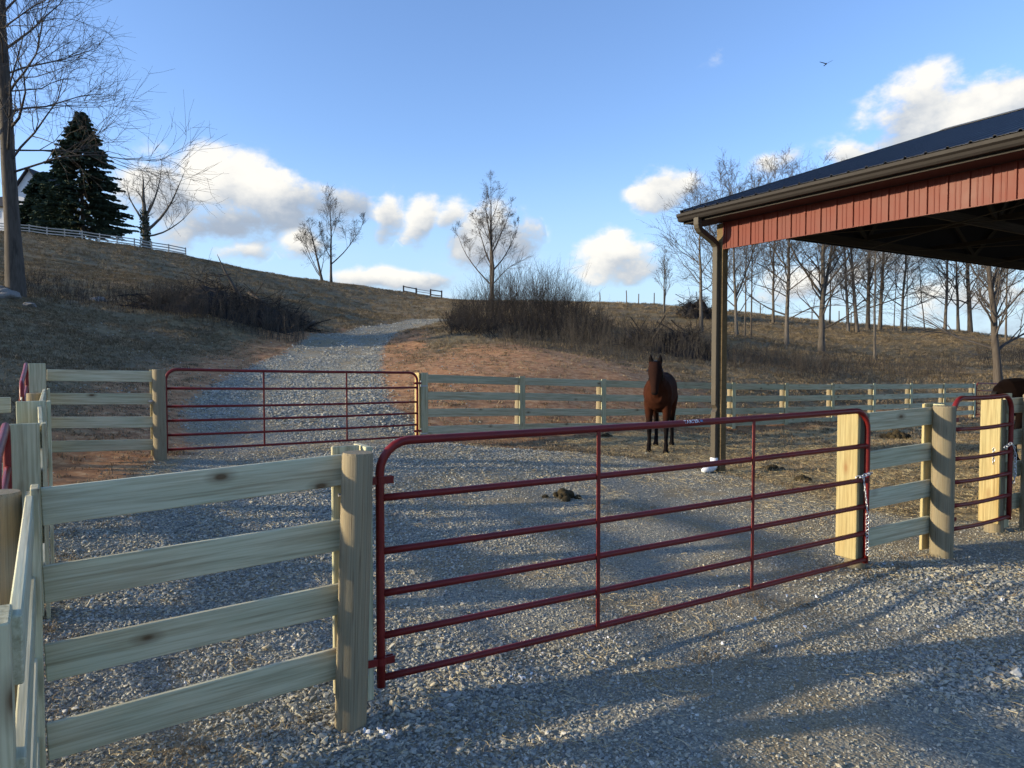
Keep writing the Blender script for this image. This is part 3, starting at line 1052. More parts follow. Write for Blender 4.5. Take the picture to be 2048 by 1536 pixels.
RIB = [(0, 0), (.009, .019), (.030, .019), (.039, 0), (.094, 0), (.099, .0045), (.107, .0045), (.112, 0), (.150, 0), (.155, .0045), (.163, .0045), (.168, 0)]


def rib_profile(w0, w1):
    out = []
    k = 0
    while True:
        for d, h in RIB:
            x = w0 + k * .2286 + d
            if x > w1 + 1e-6:
                out.append((w1, 0))
                return out
            out.append((x, h))
        k += 1


# fascia panels, each a sheet of four ribs
t = 0.0
while t < LEN - .1:
    t1 = min(t + .9144, LEN)
    pr = rib_profile(t, t1 - .001)
    v, f_ = [], []
    for tt, h in pr:
        v += [BP(-.004 - h, tt, 3.463), BP(-.004 - h, tt, 3.862), BP(.0 - h, tt, 3.862), BP(.0 - h, tt, 3.463)]
    for i in range(len(pr) - 1):
        a, b = i * 4, i * 4 + 4
        f_ += [(a, b, b + 1, a + 1), (a + 1, b + 1, b + 2, a + 2), (a + 2, b + 2, b + 3, a + 3), (a + 3, b + 3, b, a)]
    f_ += [(0, 1, 2, 3), (len(v) - 1, len(v) - 2, len(v) - 3, len(v) - 4)]
    Geo().add(v, f_).build('fascia_panel', M['fascia'], barn)
    t = t1
g = Geo(); v, f_ = prism_st([(-.03, 3.455), (.012, 3.455), (.012, 3.462), (-.03, 3.462)], -.02, LEN); g.add(v, f_)
g.build('fascia_trim', M['fascia'], barn)
g = Geo(); v, f_ = prism_st([(-.028, 3.456), (.0, 3.456), (.0, 3.864), (-.028, 3.864)], -.022, -.002); g.add(v, f_)
g.build('corner_trim', M['fascia'], barn)
for z in (3.53, 3.76):
    board('header_beam', BP(.045, .0, z), BP(.045, LEN, z), .06, .14 if z > 3.7 else .12, M['truss'], barn)
# soffit and fascia board
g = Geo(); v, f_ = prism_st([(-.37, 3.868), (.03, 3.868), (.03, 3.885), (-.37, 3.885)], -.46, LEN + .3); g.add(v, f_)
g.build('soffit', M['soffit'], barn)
g = Geo(); v, f_ = prism_st([(-.40, 3.862), (-.372, 3.862), (-.372, 4.03), (-.40, 4.03)], -.47, LEN + .3); g.add(v, f_)
g.build('eave_board', M['gutter'], barn)
# gutter
prof = [(-.402, 4.012), (-.402, 3.892), (-.482, 3.892), (-.496, 3.915), (-.505, 3.945), (-.528, 3.968), (-.530, 4.006), (-.516, 4.010)]
inn = [(-.516, 4.004), (-.524, 4.002), (-.522, 3.972), (-.499, 3.948), (-.490, 3.918), (-.479, 3.898), (-.408, 3.898), (-.408, 4.012)]
v, f_ = prism_st(prof + inn, -.49, LEN + .3)
g = Geo().add(v, f_)
g.build('gutter', M['gutter'], barn)
v, f_ = prism_st(prof, -.494, -.4905)
Geo().add(v, f_).build('gutter_end_cap', M['gutter'], barn)
# roof sheets, both slopes
for side in (0, 1):
    t = -.48
    while t < LEN + .25:
        t1 = t + .9144
        pr = rib_profile(t, t1 - .0015)
        s0, z0 = EAVE_S, EAVE_Z
        s1, z1 = RIDGE, EAVE_Z + (RIDGE - EAVE_S) * SLOPE
        v, f_ = [], []
        for tt, h in pr:
            for (s, z) in ((s0, z0), (s1, z1)):
                ss = s if side == 0 else WID - s
                v += [BP(ss, tt, z + h), BP(ss, tt, z + h - .003)]
        for i in range(len(pr) - 1):
            a, b = i * 4, i * 4 + 4
            f_ += [(a, a + 2, b + 2, b), (a + 1, b + 1, b + 3, a + 3), (a, b, b + 1, a + 1), (a + 2, a + 3, b + 3, b + 2)]
        f_ += [(0, 1, 3, 2), (len(v) - 4, len(v) - 2, len(v) - 1, len(v) - 3)]
        Geo().add(v, f_).build('roof_panel', M['roof'], barn)
        t = t1
zr_ = EAVE_Z + (RIDGE - EAVE_S) * SLOPE
v, f_ = prism_st([(RIDGE - .2, zr_ - .04), (RIDGE, zr_ + .035), (RIDGE + .2, zr_ - .04), (RIDGE + .2, zr_ - .03), (RIDGE, zr_ + .047), (RIDGE - .2, zr_ - .03)], -.5, LEN + .45)
Geo().add(v, f_).build('ridge_cap', M['roof'], barn)
for side in (0, 1):
    q = lambda s: s if side == 0 else WID - s
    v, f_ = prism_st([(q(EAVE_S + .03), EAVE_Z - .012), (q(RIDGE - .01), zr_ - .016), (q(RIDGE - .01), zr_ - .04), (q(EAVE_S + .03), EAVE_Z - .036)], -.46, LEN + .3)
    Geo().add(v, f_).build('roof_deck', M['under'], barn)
    # rake trim on the gable edge
    a, b = BP(q(EAVE_S - .01), -.492, EAVE_Z - .045), BP(q(RIDGE), -.492, zr_ - .045)
    Geo().bar(a, b, .02, .14).build('rake_trim', M['gutter'], barn)
# gable infill above the open end (far enough inside the rake)
v, f_ = [], []
poly = [(0.02, 3.73), (WID - .02, 3.73), (WID - .02, 4.12), (RIDGE, 6.40), (.02, 4.12)]
for tt in (-.02, .02):
    v += [BP(s, tt, z) for s, z in poly]
f_ = [(0, 1, 2, 3, 4), (9, 8, 7, 6, 5)] + [(i, (i + 1) % 5, 5 + (i + 1) % 5, 5 + i) for i in range(5)]
Geo().add(v, f_).build('gable_infill', M['under'], barn)
# trusses and purlins
for k in range(5):
    tt = .12 + k * 2.06
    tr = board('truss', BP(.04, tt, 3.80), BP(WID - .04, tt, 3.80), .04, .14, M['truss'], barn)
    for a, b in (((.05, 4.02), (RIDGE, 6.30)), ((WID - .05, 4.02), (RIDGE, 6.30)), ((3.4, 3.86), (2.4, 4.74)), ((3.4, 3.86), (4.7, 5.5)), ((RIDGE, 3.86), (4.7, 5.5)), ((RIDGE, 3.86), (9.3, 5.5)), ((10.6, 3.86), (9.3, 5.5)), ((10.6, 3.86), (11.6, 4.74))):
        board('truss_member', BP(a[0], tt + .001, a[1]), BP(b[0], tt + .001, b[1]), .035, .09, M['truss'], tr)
for s in (1.2, 3.4, 5.6, 8.4, 10.6, 12.8):
    board('brace', BP(s, 0, 3.90), BP(s, LEN, 3.90), .035, .08, M['truss'], barn)
# cross bracing lines under the trusses
for a, b in (((1.2, .2), (3.4, 4.1)), ((3.4, .2), (1.2, 4.1)), ((4.2, .2), (7, 4.2)), ((7.6, .2), (5.2, 4.2))):
    board('brace', BP(a[0], a[1], 3.722), BP(b[0], b[1], 3.722), .04, .012, M['truss'], barn)
# posts
for (s, t) in ((.0375, -.087), (.085, 4.14), (.085, 8.5), (13.9, .045), (13.9, 4.14), (13.9, 8.5)):
    p = BP(s, t, 0)
    zb = gz(p[0], p[1])
    o = board('post', (p[0], p[1], zb - .3), (p[0], p[1], 3.85), .115, .125, M['lampost'], barn, normal_hint=SX)
# downspout
def downspout():
    path = [(-.465, 3.90), (-.465, 3.80), (-.455, 3.76), (-.425, 3.72), (-.149, 3.585), (-.104, 3.555), (-.067, 3.51), (-.060, 3.45), (-.060, 2.3), (-.060, 1.20), (-.064, 1.10), (-.043, 1.04), (-.062, .98), (-.060, .9), (-.060, .2)]
    wid = [.098] * 9 + [.098, .092, .108, .10, .098, .098]
    dep = [.078] * 9 + [.078, .066, .046, .07, .078, .078]
    n = len(path)
    v, f_ = [], []
    for i, (s, z) in enumerate(path):
        a = path[max(0, i - 1)]
        b = path[min(n - 1, i + 1)]
        ds, dz = b[0] - a[0], b[1] - a[1]
        l = math.hypot(ds, dz)
        ns, nz = dz / l, -ds / l
        w, h = wid[i] / 2, dep[i] / 2
        tc_ = -.113
        cs = .006
        ring = [(-w + cs, -h), (w - cs, -h), (w, -h + cs), (w, h - cs), (w - cs, h), (-w + cs, h), (-w, h - cs), (-w, -h + cs)]
        for (tt, hh) in ring:
            v.append(BP(s + ns * hh, tc_ + tt, z + nz * hh))
    for i in range(n - 1):
        for j in range(8):
            a, b = i * 8 + j, i * 8 + (j + 1) % 8
            f_.append((a, b, b + 8, a + 8))
    f_ += [tuple(range(7, -1, -1)), tuple(range((n - 1) * 8, n * 8))]
    o = Geo().add(v, f_).build('downspout', M['spout'], barn)
    gzb = gz(*BP(-.1, .03, 0)[:2])
    pts = [BP(-.062, -.113, gzb + .22), BP(-.062, -.113, gzb + .13), BP(-.08, -.112, gzb + .09), BP(-.13, -.11, gzb + .065), BP(-.22, -.10, gzb + .055), BP(-.33, -.09, gzb + .045)]
    Geo().tube(pts, [.060, .062, .066, .066, .058, .03], 14).build('drain_boot', M['white_pvc'], o, True)


downspout()

# ------------------------------------------------------------------ horses
def horse_mat(name, body, dark):
    m, nt, b = new_mat(name, .88, 0, .04)
    tc = _n(nt, 'ShaderNodeTexCoord')
    a = _n(nt, 'ShaderNodeVertexColor'); a.layer_name = 'points'
    sp = _n(nt, 'ShaderNodeSeparateColor'); nt.links.new(a.outputs[0], sp.inputs[0])
    n = noise_node(nt, tc.outputs['Object'], 5, 5, .6)
    c = ramp(nt, n.outputs['Fac'], [(.3, tuple(x * .75 for x in body)), (.7, tuple(x * 1.25 for x in body))]).outputs[0]
    c = mixc(nt, sp.outputs[0], c, dark)
    nt.links.new(c, b.inputs['Base Color'])
    n2 = noise_node(nt, mapping(nt, tc.outputs['Object'], (60, 60, 14)), 1, 3)
    bump(nt, b, n2.outputs['Fac'], .25, .004)
    return m


def make_horse(name, loc, rz, label, body, head_yaw=0.0, head_low=False):
    root = thing(name, loc, label, 'horse', rz=rz)
    g = Geo()

    def loft(rows, n=16):
        # rows: centre (x, y, z), half width (sideways), half height, direction of the section's axis
        pts = np.array([r[0] for r in rows], float)
        T = np.gradient(pts, axis=0)
        T /= np.linalg.norm(T, axis=1)[:, None]
        vs = []
        a = np.arange(n) * 2 * np.pi / n
        for i, r in enumerate(rows):
            side = np.array([0, 1.0, 0]) - T[i] * T[i][1]
            side /= np.linalg.norm(side)
            up = np.cross(T[i], side)
            vs.append(pts[i] + np.cos(a)[:, None] * side * r[1] + np.sin(a)[:, None] * up * r[2])
        k = len(rows)
        fs = [(i * n + j, i * n + (j + 1) % n, (i + 1) * n + (j + 1) % n, (i + 1) * n + j) for i in range(k - 1) for j in range(n)]
        fs += [tuple(range(n - 1, -1, -1)), tuple(range((k - 1) * n, k * n))]
        g.add(np.concatenate(vs), fs)

    # trunk: deep chest, belly, croup
    loft([((.70, 0, 1.06), .10, .13), ((.64, 0, 1.07), .205, .25), ((.50, 0, 1.10), .265, .33), ((.28, 0, 1.10), .255, .37), ((.0, 0, 1.08), .275, .375), ((-.28, 0, 1.11), .285, .355), ((-.52, 0, 1.17), .27, .32), ((-.70, 0, 1.19), .225, .27), ((-.84, 0, 1.16), .13, .18), ((-.90, 0, 1.13), .05, .08)], 18)
    # withers
    loft([((.50, 0, 1.34), .06, .06), ((.30, 0, 1.42), .07, .07), ((.0, 0, 1.40), .08, .06), ((-.2, 0, 1.38), .08, .06)], 10)
    if head_low:
        neck = [((.50, 0, 1.20), .14, .24), ((.80, 0, 1.12), .105, .19), ((1.06, 0, .90), .085, .15), ((1.20, 0, .72), .08, .11)]
        hd = [((1.16, 0, .80), .07, .08), ((1.24, 0, .66), .10, .12), ((1.30, 0, .48), .08, .10), ((1.33, 0, .30), .058, .07), ((1.34, 0, .18), .055, .055), ((1.34, 0, .13), .035, .035)]
        piv = None
    else:
        neck = [((.42, 0, 1.17), .20, .32), ((.58, 0, 1.28), .175, .265), ((.72, 0, 1.40), .14, .215), ((.84, 0, 1.52), .112, .165), ((.90, 0, 1.60), .085, .11)]
        hd = [((.85, 0, 1.665), .06, .05), ((.92, 0, 1.615), .118, .110), ((.985, 0, 1.52), .135, .132), ((1.05, 0, 1.40), .108, .118), ((1.10, 0, 1.28), .076, .094), ((1.135, 0, 1.19), .066, .072), ((1.15, 0, 1.135), .062, .058), ((1.155, 0, 1.10), .035, .035)]
        piv = Vector((.86, 0, 1.6))
    loft(neck, 14)
    n0 = g.n
    loft(hd, 14)
    ears = []
    if not head_low:
        for s in (-1, 1):
            loft([((.885, s * .070, 1.64), .046, .036), ((.895, s * .080, 1.71), .050, .036), ((.905, s * .084, 1.765), .034, .026), ((.91, s * .081, 1.825), .010, .010)], 8)
    if piv is not None and head_yaw:
        rot = Matrix.Rotation(head_yaw, 3, 'Z')
        cnt = 0
        for arr_i, arr in enumerate(g.v):
            if cnt >= n0:
                for k in range(len(arr)):
                    p = rot @ (Vector(arr[k]) - piv) + piv
                    arr[k] = p
            cnt += len(arr)
    # legs: forearm, knee, cannon, fetlock, hoof; gaskin, hock, cannon
    for s in (-1, 1):
        fx = .03 * s
        loft([((.44 + fx, s * .15, 1.12), .10, .15), ((.43 + fx, s * .165, .92), .098, .135), ((.44 + fx, s * .165, .76), .08, .10), ((.45 + fx, s * .16, .60), .060, .068), ((.46 + fx, s * .158, .50), .058, .064), ((.45 + fx, s * .158, .43), .048, .052), ((.45 + fx, s * .158, .30), .037, .043), ((.45 + fx, s * .158, .19), .036, .042), ((.465 + fx, s * .158, .145), .043, .047), ((.485 + fx, s * .158, .085), .038, .042), ((.50 + fx, s * .158, .05), .052, .058), ((.51 + fx, s * .158, .0), .060, .068)], 12)
        hx = -.05 * s
        loft([((-.56 + hx, s * .13, 1.18), .12, .22), ((-.53 + hx, s * .165, .98), .115, .20), ((-.54 + hx, s * .165, .80), .085, .14), ((-.61 + hx, s * .155, .66), .062, .085), ((-.69 + hx, s * .15, .54), .05, .062), ((-.715 + hx, s * .15, .47), .046, .055), ((-.70 + hx, s * .15, .36), .036, .042), ((-.69 + hx, s * .15, .22), .037, .043), ((-.68 + hx, s * .15, .155), .043, .048), ((-.655 + hx, s * .15, .09), .04, .043), ((-.64 + hx, s * .15, .05), .053, .058), ((-.63 + hx, s * .15, .0), .061, .068)], 12)
    me = g.mesh('body')
    tmp = bpy.data.objects.new('tmp_body', me)
    COL.objects.link(tmp)
    rm = tmp.modifiers.new('r', 'REMESH'); rm.mode = 'VOXEL'; rm.voxel_size = .013
    sm = tmp.modifiers.new('s', 'SMOOTH'); sm.factor = .5; sm.iterations = 5
    dg = bpy.context.evaluated_depsgraph_get()
    me2 = bpy.data.meshes.new_from_object(tmp.evaluated_get(dg))
    bpy.data.objects.remove(tmp)
    co = np.empty(len(me2.vertices) * 3)
    me2.vertices.foreach_get('co', co)
    co = co.reshape(-1, 3)
    x, y, z = co.T
    dark = np.clip((.74 - z) / .22, 0, 1) * (x < .75)
    if not head_low:
        dark = np.maximum(dark, np.clip((1.21 - z) / .08, 0, 1) * (x > .98) * (z > .9))
        dark = np.maximum(dark, np.clip((z - 1.665) / .03, 0, 1))
    if not head_low:
        dark = np.maximum(dark, .62 * np.clip((x - .90) / .08, 0, 1) * (z > 1.15))
        dark = np.maximum(dark, .6 * np.clip((y - .02) / .14, 0, 1) * np.clip((z - 1.2) / .2, 0, 1))  # shade of the side turned from the sun, painted into the coat
    dark = np.maximum(dark, .55 * np.clip((z - 1.40) / .06, 0, 1) * (x < .5))
    ca = me2.color_attributes.new('points', 'FLOAT_COLOR', 'POINT')  # holds the black points plus the painted shade on one side
    ca.data.foreach_set('color', np.stack([dark, dark, dark, np.ones_like(dark)], 1).ravel())
    me2.polygons.foreach_set('use_smooth', [True] * len(me2.polygons))
    me2.materials.clear()
    me2.materials.append(horse_mat(name + '_coat', body, (.010, .008, .008)))
    W = root.matrix_basis
    o = bpy.data.objects.new('body', me2)
    place(o, W, root)
    rot = Matrix.Rotation(head_yaw, 3, 'Z') if piv else Matrix.Identity(3)

    def hp(p):
        return tuple(rot @ (Vector(p) - piv) + piv) if piv else p
    # mane and forelock
    g = Geo()
    if not head_low:
        for i in range(46):
            k = i / 45
            bx_, bz_ = .36 + .50 * k, 1.44 + .235 * k - .03 * math.sin(k * 3)
            l = random.uniform(.18, .30)
            sd = 1 if random.random() < .8 else -1
            g.tube([(bx_, 0, bz_ + .01), (bx_ + .02, sd * .06, bz_ - .01), (bx_ + .03, sd * (.10 + .02 * random.random()), bz_ - l * .55), (bx_ + .02 + random.uniform(-.03, .03), sd * .13, bz_ - l)], [.016, .022, .018, .004], 5)
        for i in range(18):
            yy = random.uniform(-.035, .035)
            g.tube([hp((.87, yy * .6, 1.70)), hp((.94, yy, 1.69)), hp((1.03, yy * 1.2, 1.60)), hp((1.075, yy * 1.3, 1.50 + random.uniform(-.03, .04)))], [.012, .014, .011, .003], 5)
    else:
        for i in range(30):
            k = i / 29
            p = (.40 + .72 * k, 0, 1.45 - .55 * k * k)
            g.tube([p, (p[0] + .02, -.07, p[2] - .03), (p[0] + .03, -.11, p[2] - .2)], [.014, .016, .003], 5)
    m_ = g.mesh('mane', True); m_.materials.append(M['mane'])
    mo = bpy.data.objects.new('mane', m_); place(mo, W, root)
    g = Geo()
    for i in range(26):
        yy, w = random.uniform(-.05, .05), random.uniform(-.05, .05)
        l = random.uniform(.55, .82)
        g.tube([(-.86, yy * .4, 1.27), (-.95, yy * .7, 1.20), (-.98 + w * .3, yy, 1.0), (-.97 + w, yy * 1.3, 1.25 - l)], [.018, .022, .02, .004], 5)
    m_ = g.mesh('tail', True); m_.materials.append(M['mane'])
    to = bpy.data.objects.new('tail', m_); place(to, W, root)
    if not head_low:
        for s in (-1, 1):
            bm = bmesh.new()
            bmesh.ops.create_uvsphere(bm, u_segments=10, v_segments=8, radius=.021)
            bmesh.ops.translate(bm, vec=hp((1.02, s * .122, 1.535)), verts=bm.verts)
            em = bpy.data.meshes.new('eye'); bm.to_mesh(em); bm.free(); em.materials.append(M['eye'])
            eo = bpy.data.objects.new('eye', em); place(eo, W, root)
            bm = bmesh.new()
            bmesh.ops.create_uvsphere(bm, u_segments=8, v_segments=6, radius=.013)
            bmesh.ops.translate(bm, vec=hp((1.172, s * .036, 1.17)), verts=bm.verts)
            em = bpy.data.meshes.new('nostril'); bm.to_mesh(em); bm.free(); em.materials.append(M['mane'])
            eo = bpy.data.objects.new('nostril', em); place(eo, W, root)
    return root


hx, hy = 2.84, 13.55
# local +x is forwards; the horse looks at the camera, its rump away to the right
make_horse('horse', (hx, hy, gz(hx, hy) - .01), math.atan2(-.95, -.31), 'bay horse standing in the yard with ears up, facing the camera', (.046, .0155, .0085), head_yaw=.08)
hx, hy = 9.35, 12.6
make_horse('horse', (hx, hy, gz(hx, hy) - .01), R(12), 'dark brown horse under the barn, only its rump in view', (.007, .004, .0034), head_low=True)

# ------------------------------------------------------------------ fast meshes for trees and brush
def arr_mesh(name, v, faces):
    """faces: list of int arrays (m, k)"""
    me = bpy.data.meshes.new(name)
    me.vertices.add(len(v))
    me.vertices.foreach_set('co', np.asarray(v, np.float32).ravel())
    tot = sum(f_.size for f_ in faces)
    cnt = np.concatenate([np.full(len(f_), f_.shape[1]) for f_ in faces]) if faces else np.zeros(0, int)
    me.loops.add(tot)
    me.loops.foreach_set('vertex_index', np.concatenate([f_.ravel() for f_ in faces]).astype(np.int32))
    me.polygons.add(len(cnt))
    me.polygons.foreach_set('loop_start', (np.concatenate([[0], np.cumsum(cnt)[:-1]])).astype(np.int32))
    me.update(calc_edges=True)
    return me


def tubes(name, paths, sides):
    """paths: list of (points (k,3), radii (k,)); grouped by k and built in one go"""
    groups = {}
    for p, r in paths:
        groups.setdefault(len(p), []).append((p, r))
    V, F, off = [], [], 0
    for k, lst in groups.items():
        P = np.array([p for p, _ in lst], float)
        Rr = np.array([r for _, r in lst], float)
        T = np.gradient(P, axis=1)
        T /= np.linalg.norm(T, axis=2, keepdims=True) + 1e-9
        T0 = T.mean(1)
        T0 /= np.linalg.norm(T0, axis=1, keepdims=True) + 1e-9
        ref = np.where(np.abs(T0[:, 2:3]) < .85, np.array([[0, 0, 1.0]]), np.array([[1.0, 0, 0]]))
        u = np.cross(ref, T0); u /= np.linalg.norm(u, axis=1, keepdims=True) + 1e-9
        u = u[:, None, :] - T * (T * u[:, None, :]).sum(-1, keepdims=True)
        u /= np.linalg.norm(u, axis=2, keepdims=True) + 1e-9
        w = np.cross(T, u)
        a = np.arange(sides) * 2 * np.pi / sides
        ring = P[:, :, None] + Rr[:, :, None, None] * (np.cos(a)[None, None, :, None] * u[:, :, None] + np.sin(a)[None, None, :, None] * w[:, :, None])
        n = len(lst)
        V.append(ring.reshape(-1, 3))
        base = off + (np.arange(n) * k * sides)[:, None, None] + (np.arange(k - 1) * sides)[None, :, None] + np.arange(sides)[None, None, :]
        nx = off + (np.arange(n) * k * sides)[:, None, None] + (np.arange(k - 1) * sides)[None, :, None] + ((np.arange(sides) + 1) % sides)[None, None, :]
        F.append(np.stack([base, nx, nx + sides, base + sides], -1).reshape(-1, 4))
        off += n * k * sides
    me = arr_mesh(name, np.concatenate(V), F)
    me.polygons.foreach_set('use_smooth', np.ones(len(me.polygons), bool))
    return me


def unit(v):
    return v / (np.linalg.norm(v) + 1e-12)


def limb(r, p, d, L, rad, k=5, wander=.16, up=.12, tip=.25):
    pts, rr = [p.copy()], [rad]
    q = p.copy()
    for i in range(1, k):
        d = unit(d + r.normal(0, wander, 3) + np.array([0, 0, up]))
        q = q + d * L / (k - 1)
        pts.append(q.copy())
        rr.append(rad * (1 - (1 - tip) * i / (k - 1)))
    return np.array(pts), np.array(rr), d


def along(pts, rr, t):
    f_ = t * (len(pts) - 1)
    i = min(int(f_), len(pts) - 2)
    w = f_ - i
    return pts[i] * (1 - w) + pts[i + 1] * w, rr[i] * (1 - w) + rr[i + 1] * w, unit(pts[i + 1] - pts[i])


def bare_tree(base, H, r0, label, seed, lean=(0, 0), first=.3, spread=.42, nb=15, forks=(), subs=(6, 5, 3), angle=(38, 70), up=.10, droop=0.0, twig_r=.008, mat='bark_grey', tmat='twig', group=None, bias=None, wander=.06, name='bare_tree', ivy=False, limb_r=(.32, .5)):
    """trunk, co-dominant forks, limbs, branches and twigs"""
    r = np.random.default_rng(seed)
    base = np.array(base, float)
    k = 10
    pts, rr = [], []
    for i in range(k):
        t = i / (k - 1)
        off = np.array([lean[0] * t, lean[1] * t, 0]) * H + np.array([*(r.normal(0, wander * .12, 2)), 0]) * H * t * (1 if 0 < i else 0) * .6
        pts.append(base + off + np.array([0, 0, H * t - .15 * (i == 0)]))
        rr.append(r0 * ((1 - t) ** .8 * .92 + .05) * (1.25 if i == 0 else 1))
    pts, rr = np.array(pts), np.array(rr)
    mains = [(pts, rr, H)]
    for (t, azd, tilt, lf, rf) in forks:
        p, rad, d = along(pts, rr, t)
        az = R(azd)
        dd = unit(np.array([math.cos(az) * math.sin(R(tilt)), math.sin(az) * math.sin(R(tilt)), math.cos(R(tilt))]))
        q, s, _ = limb(r, p, dd, H * lf, rad * rf, 8, .07, .10, .1)
        mains.append((q, s, H * lf))
    trunk_paths = [(m_[0], m_[1]) for m_ in mains]
    lv = [[], [], [], []]
    for mi, (mp_, mr, mL) in enumerate(mains):
        cnt = nb if mi == 0 else max(6, int(nb * mL / H * 1.1))
        f0 = first if mi == 0 else .25
        for i in range(cnt):
            t = f0 + (1 - f0) * ((i + r.uniform(.1, .9)) / cnt)
            t = min(t, .985)
            p, rad, d = along(mp_, mr, t)
            az = i * 2.4 + r.uniform(-.6, .6)
            if bias is not None and r.random() < bias[1]:
                az = R(bias[0]) + r.uniform(-.9, .9)
            el = R(r.uniform(*angle)) * (1 - .45 * t)
            dd = unit(np.array([math.cos(az) * math.sin(el), math.sin(az) * math.sin(el), math.cos(el)]) + d * .15)
            L1 = mL * spread * (1.12 - .75 * t) * r.uniform(.7, 1.15)
            q, s, _ = limb(r, p, dd, L1, max(twig_r * 1.3, rad * r.uniform(*limb_r)), 6, .14, up - droop * (1 - t), .22)
            lv[0].append((q, s))
            for a in range(subs[0]):
                t2 = r.uniform(.22, 1)
                p2, rad2, d2 = along(q, s, t2)
                dd2 = unit(d2 * 1.0 + r.normal(0, .45, 3) + np.array([0, 0, up - droop * .6]))
                q2, s2, _ = limb(r, p2, dd2, L1 * .62 * (1.15 - .5 * t2) * r.uniform(.7, 1.2), max(twig_r, rad2 * .55), 5, .17, up * .6 - droop * .4, .3)
                lv[1].append((q2, s2))
                for b_ in range(subs[1]):
                    t3 = r.uniform(.2, 1)
                    p3, rad3, d3 = along(q2, s2, t3)
                    dd3 = unit(d3 * 1.1 + r.normal(0, .45, 3) + np.array([0, 0, .05]))
                    L3 = L1 * .36 * r.uniform(.6, 1.2)
                    q3, s3, _ = limb(r, p3, dd3, L3, max(twig_r * .8, rad3 * .5), 4, .2, up * .4, .4)
                    lv[2].append((q3, s3))
                    for c_ in range(subs[2]):
                        p4, rad4, d4 = along(q3, s3, r.uniform(.2, 1))
                        q4, s4, _ = limb(r, p4, unit(d4 * 1.1 + r.normal(0, .45, 3)), L3 * .6 * r.uniform(.6, 1.2), twig_r * .7, 3, .2, .05, .5)
                        lv[3].append((q4, s4))
    root = thing(name, tuple(base), label, 'tree', group)
    me = tubes('trunk', trunk_paths, 10)
    me.materials.append(M[mat])
    o = bpy.data.objects.new('trunk', me); place(o, Matrix.Identity(4), root)
    V = []
    me = tubes('crown', lv[0] + lv[1], 5)
    me2 = tubes('c2', lv[2] + lv[3], 3)
    bm = bmesh.new(); bm.from_mesh(me); bm.from_mesh(me2)
    bm.to_mesh(me); bm.free()
    bpy.data.meshes.remove(me2)
    me.polygons.foreach_set('use_smooth', np.ones(len(me.polygons), bool))
    me.materials.append(M[tmat])
    o = bpy.data.objects.new('crown', me); place(o, Matrix.Identity(4), root)
    if ivy:
        vs, fs = [], []
        n = 900
        tt = r.uniform(0, .5, n) ** 1.0
        for i in range(n):
            p, rad, d = along(pts, rr, tt[i])
            a = r.uniform(0, 6.28)
            c = p + np.array([math.cos(a), math.sin(a), 0]) * (rad + r.uniform(.0, .28)) + np.array([0, 0, r.normal(0, .1)])
            e1, e2 = unit(r.normal(0, 1, 3)) * .13, unit(r.normal(0, 1, 3)) * .13
            b0 = len(vs)
            vs += [c - e1, c + e2, c + e1, c - e2]
            fs.append((b0, b0 + 1, b0 + 2, b0 + 3))
        me = arr_mesh('ivy', np.array(vs), [np.array(fs)])
        me.materials.append(M['ivy'])
        o = bpy.data.objects.new('ivy', me); place(o, Matrix.Identity(4), root)
    return root


def on_ground(px, Y):
    x = (px - 1024) / FPX * Y
    return (x, Y, gz(x, Y))


def hgt(py_top, base):
    """height of a thing whose top shows at picture row py_top"""
    return at(1024, py_top, base[1]).z - base[2]


TG = 'bare trees round the field'
# the big tree on the left
b = on_ground(36, 30)
bare_tree(b, 25.0, .34, 'large bare tree with a tall trunk at the left edge of the photo', 11, lean=(-.030, 0), first=.20, spread=.25, nb=66, angle=(48, 90), up=.05, droop=.05, subs=(7, 5, 3), twig_r=.0105, bias=(0, .40), name='bare_tree', mat='bark_dark', limb_r=(.14, .27), forks=((.46, 10, 16, .50, .42),))
# tree with ivy on the hill
b = on_ground(297, 104)
bare_tree(b, hgt(345, b), .50, 'spreading bare tree with ivy on its trunk by the white rail fence', 12, lean=(-.03, 0), first=.30, spread=.50, nb=5, angle=(35, 75), up=.05, subs=(5, 3, 2), twig_r=.018, ivy=True, mat='bark_pale', tmat='twig_pale', forks=((.22, 0, 52, .95, .6), (.33, 175, 38, .62, .5), (.16, 5, 80, .8, .35), (.40, 0, 28, .7, .6)))
# pair on the crest
b = on_ground(646, 106)
bare_tree(b, hgt(445, b), .20, 'multi-stemmed bare tree leaning left on the hill crest', 13, lean=(-.22, 0), first=.3, spread=.40, nb=7, angle=(35, 72), up=.04, subs=(7, 5, 3), twig_r=.012, mat='bark_dark', forks=((.06, 178, 52, .85, .38), (.08, 170, 35, .9, .38), (.1, 20, 12, .6, .35)), group=TG)
b = on_ground(664, 107)
bare_tree(b, hgt(400, b), .20, 'slender bare tree with an arching right limb on the hill crest', 14, lean=(-.0, 0), first=.48, spread=.32, nb=11, angle=(30, 64), up=.06, subs=(7, 5, 3), twig_r=.012, mat='bark_dark', forks=((.22, 0, 48, .72, .6), (.3, 178, 38, .42, .5)), group=TG)
# double tree in the thicket
b = on_ground(984, 60)
bare_tree(b, hgt(378, b), .20, 'two-stemmed bare tree rising from the thicket', 15, lean=(-.01, 0), first=.50, spread=.30, nb=10, angle=(30, 62), up=.06, subs=(7, 5, 3), twig_r=.008, mat='bark_dark', forks=((.02, 0, 6, .9, .8), (.26, 178, 44, .55, .42), (.36, 5, 40, .45, .5), (.42, 170, 30, .45, .5), (.5, 5, 28, .42, .6)), group=TG)
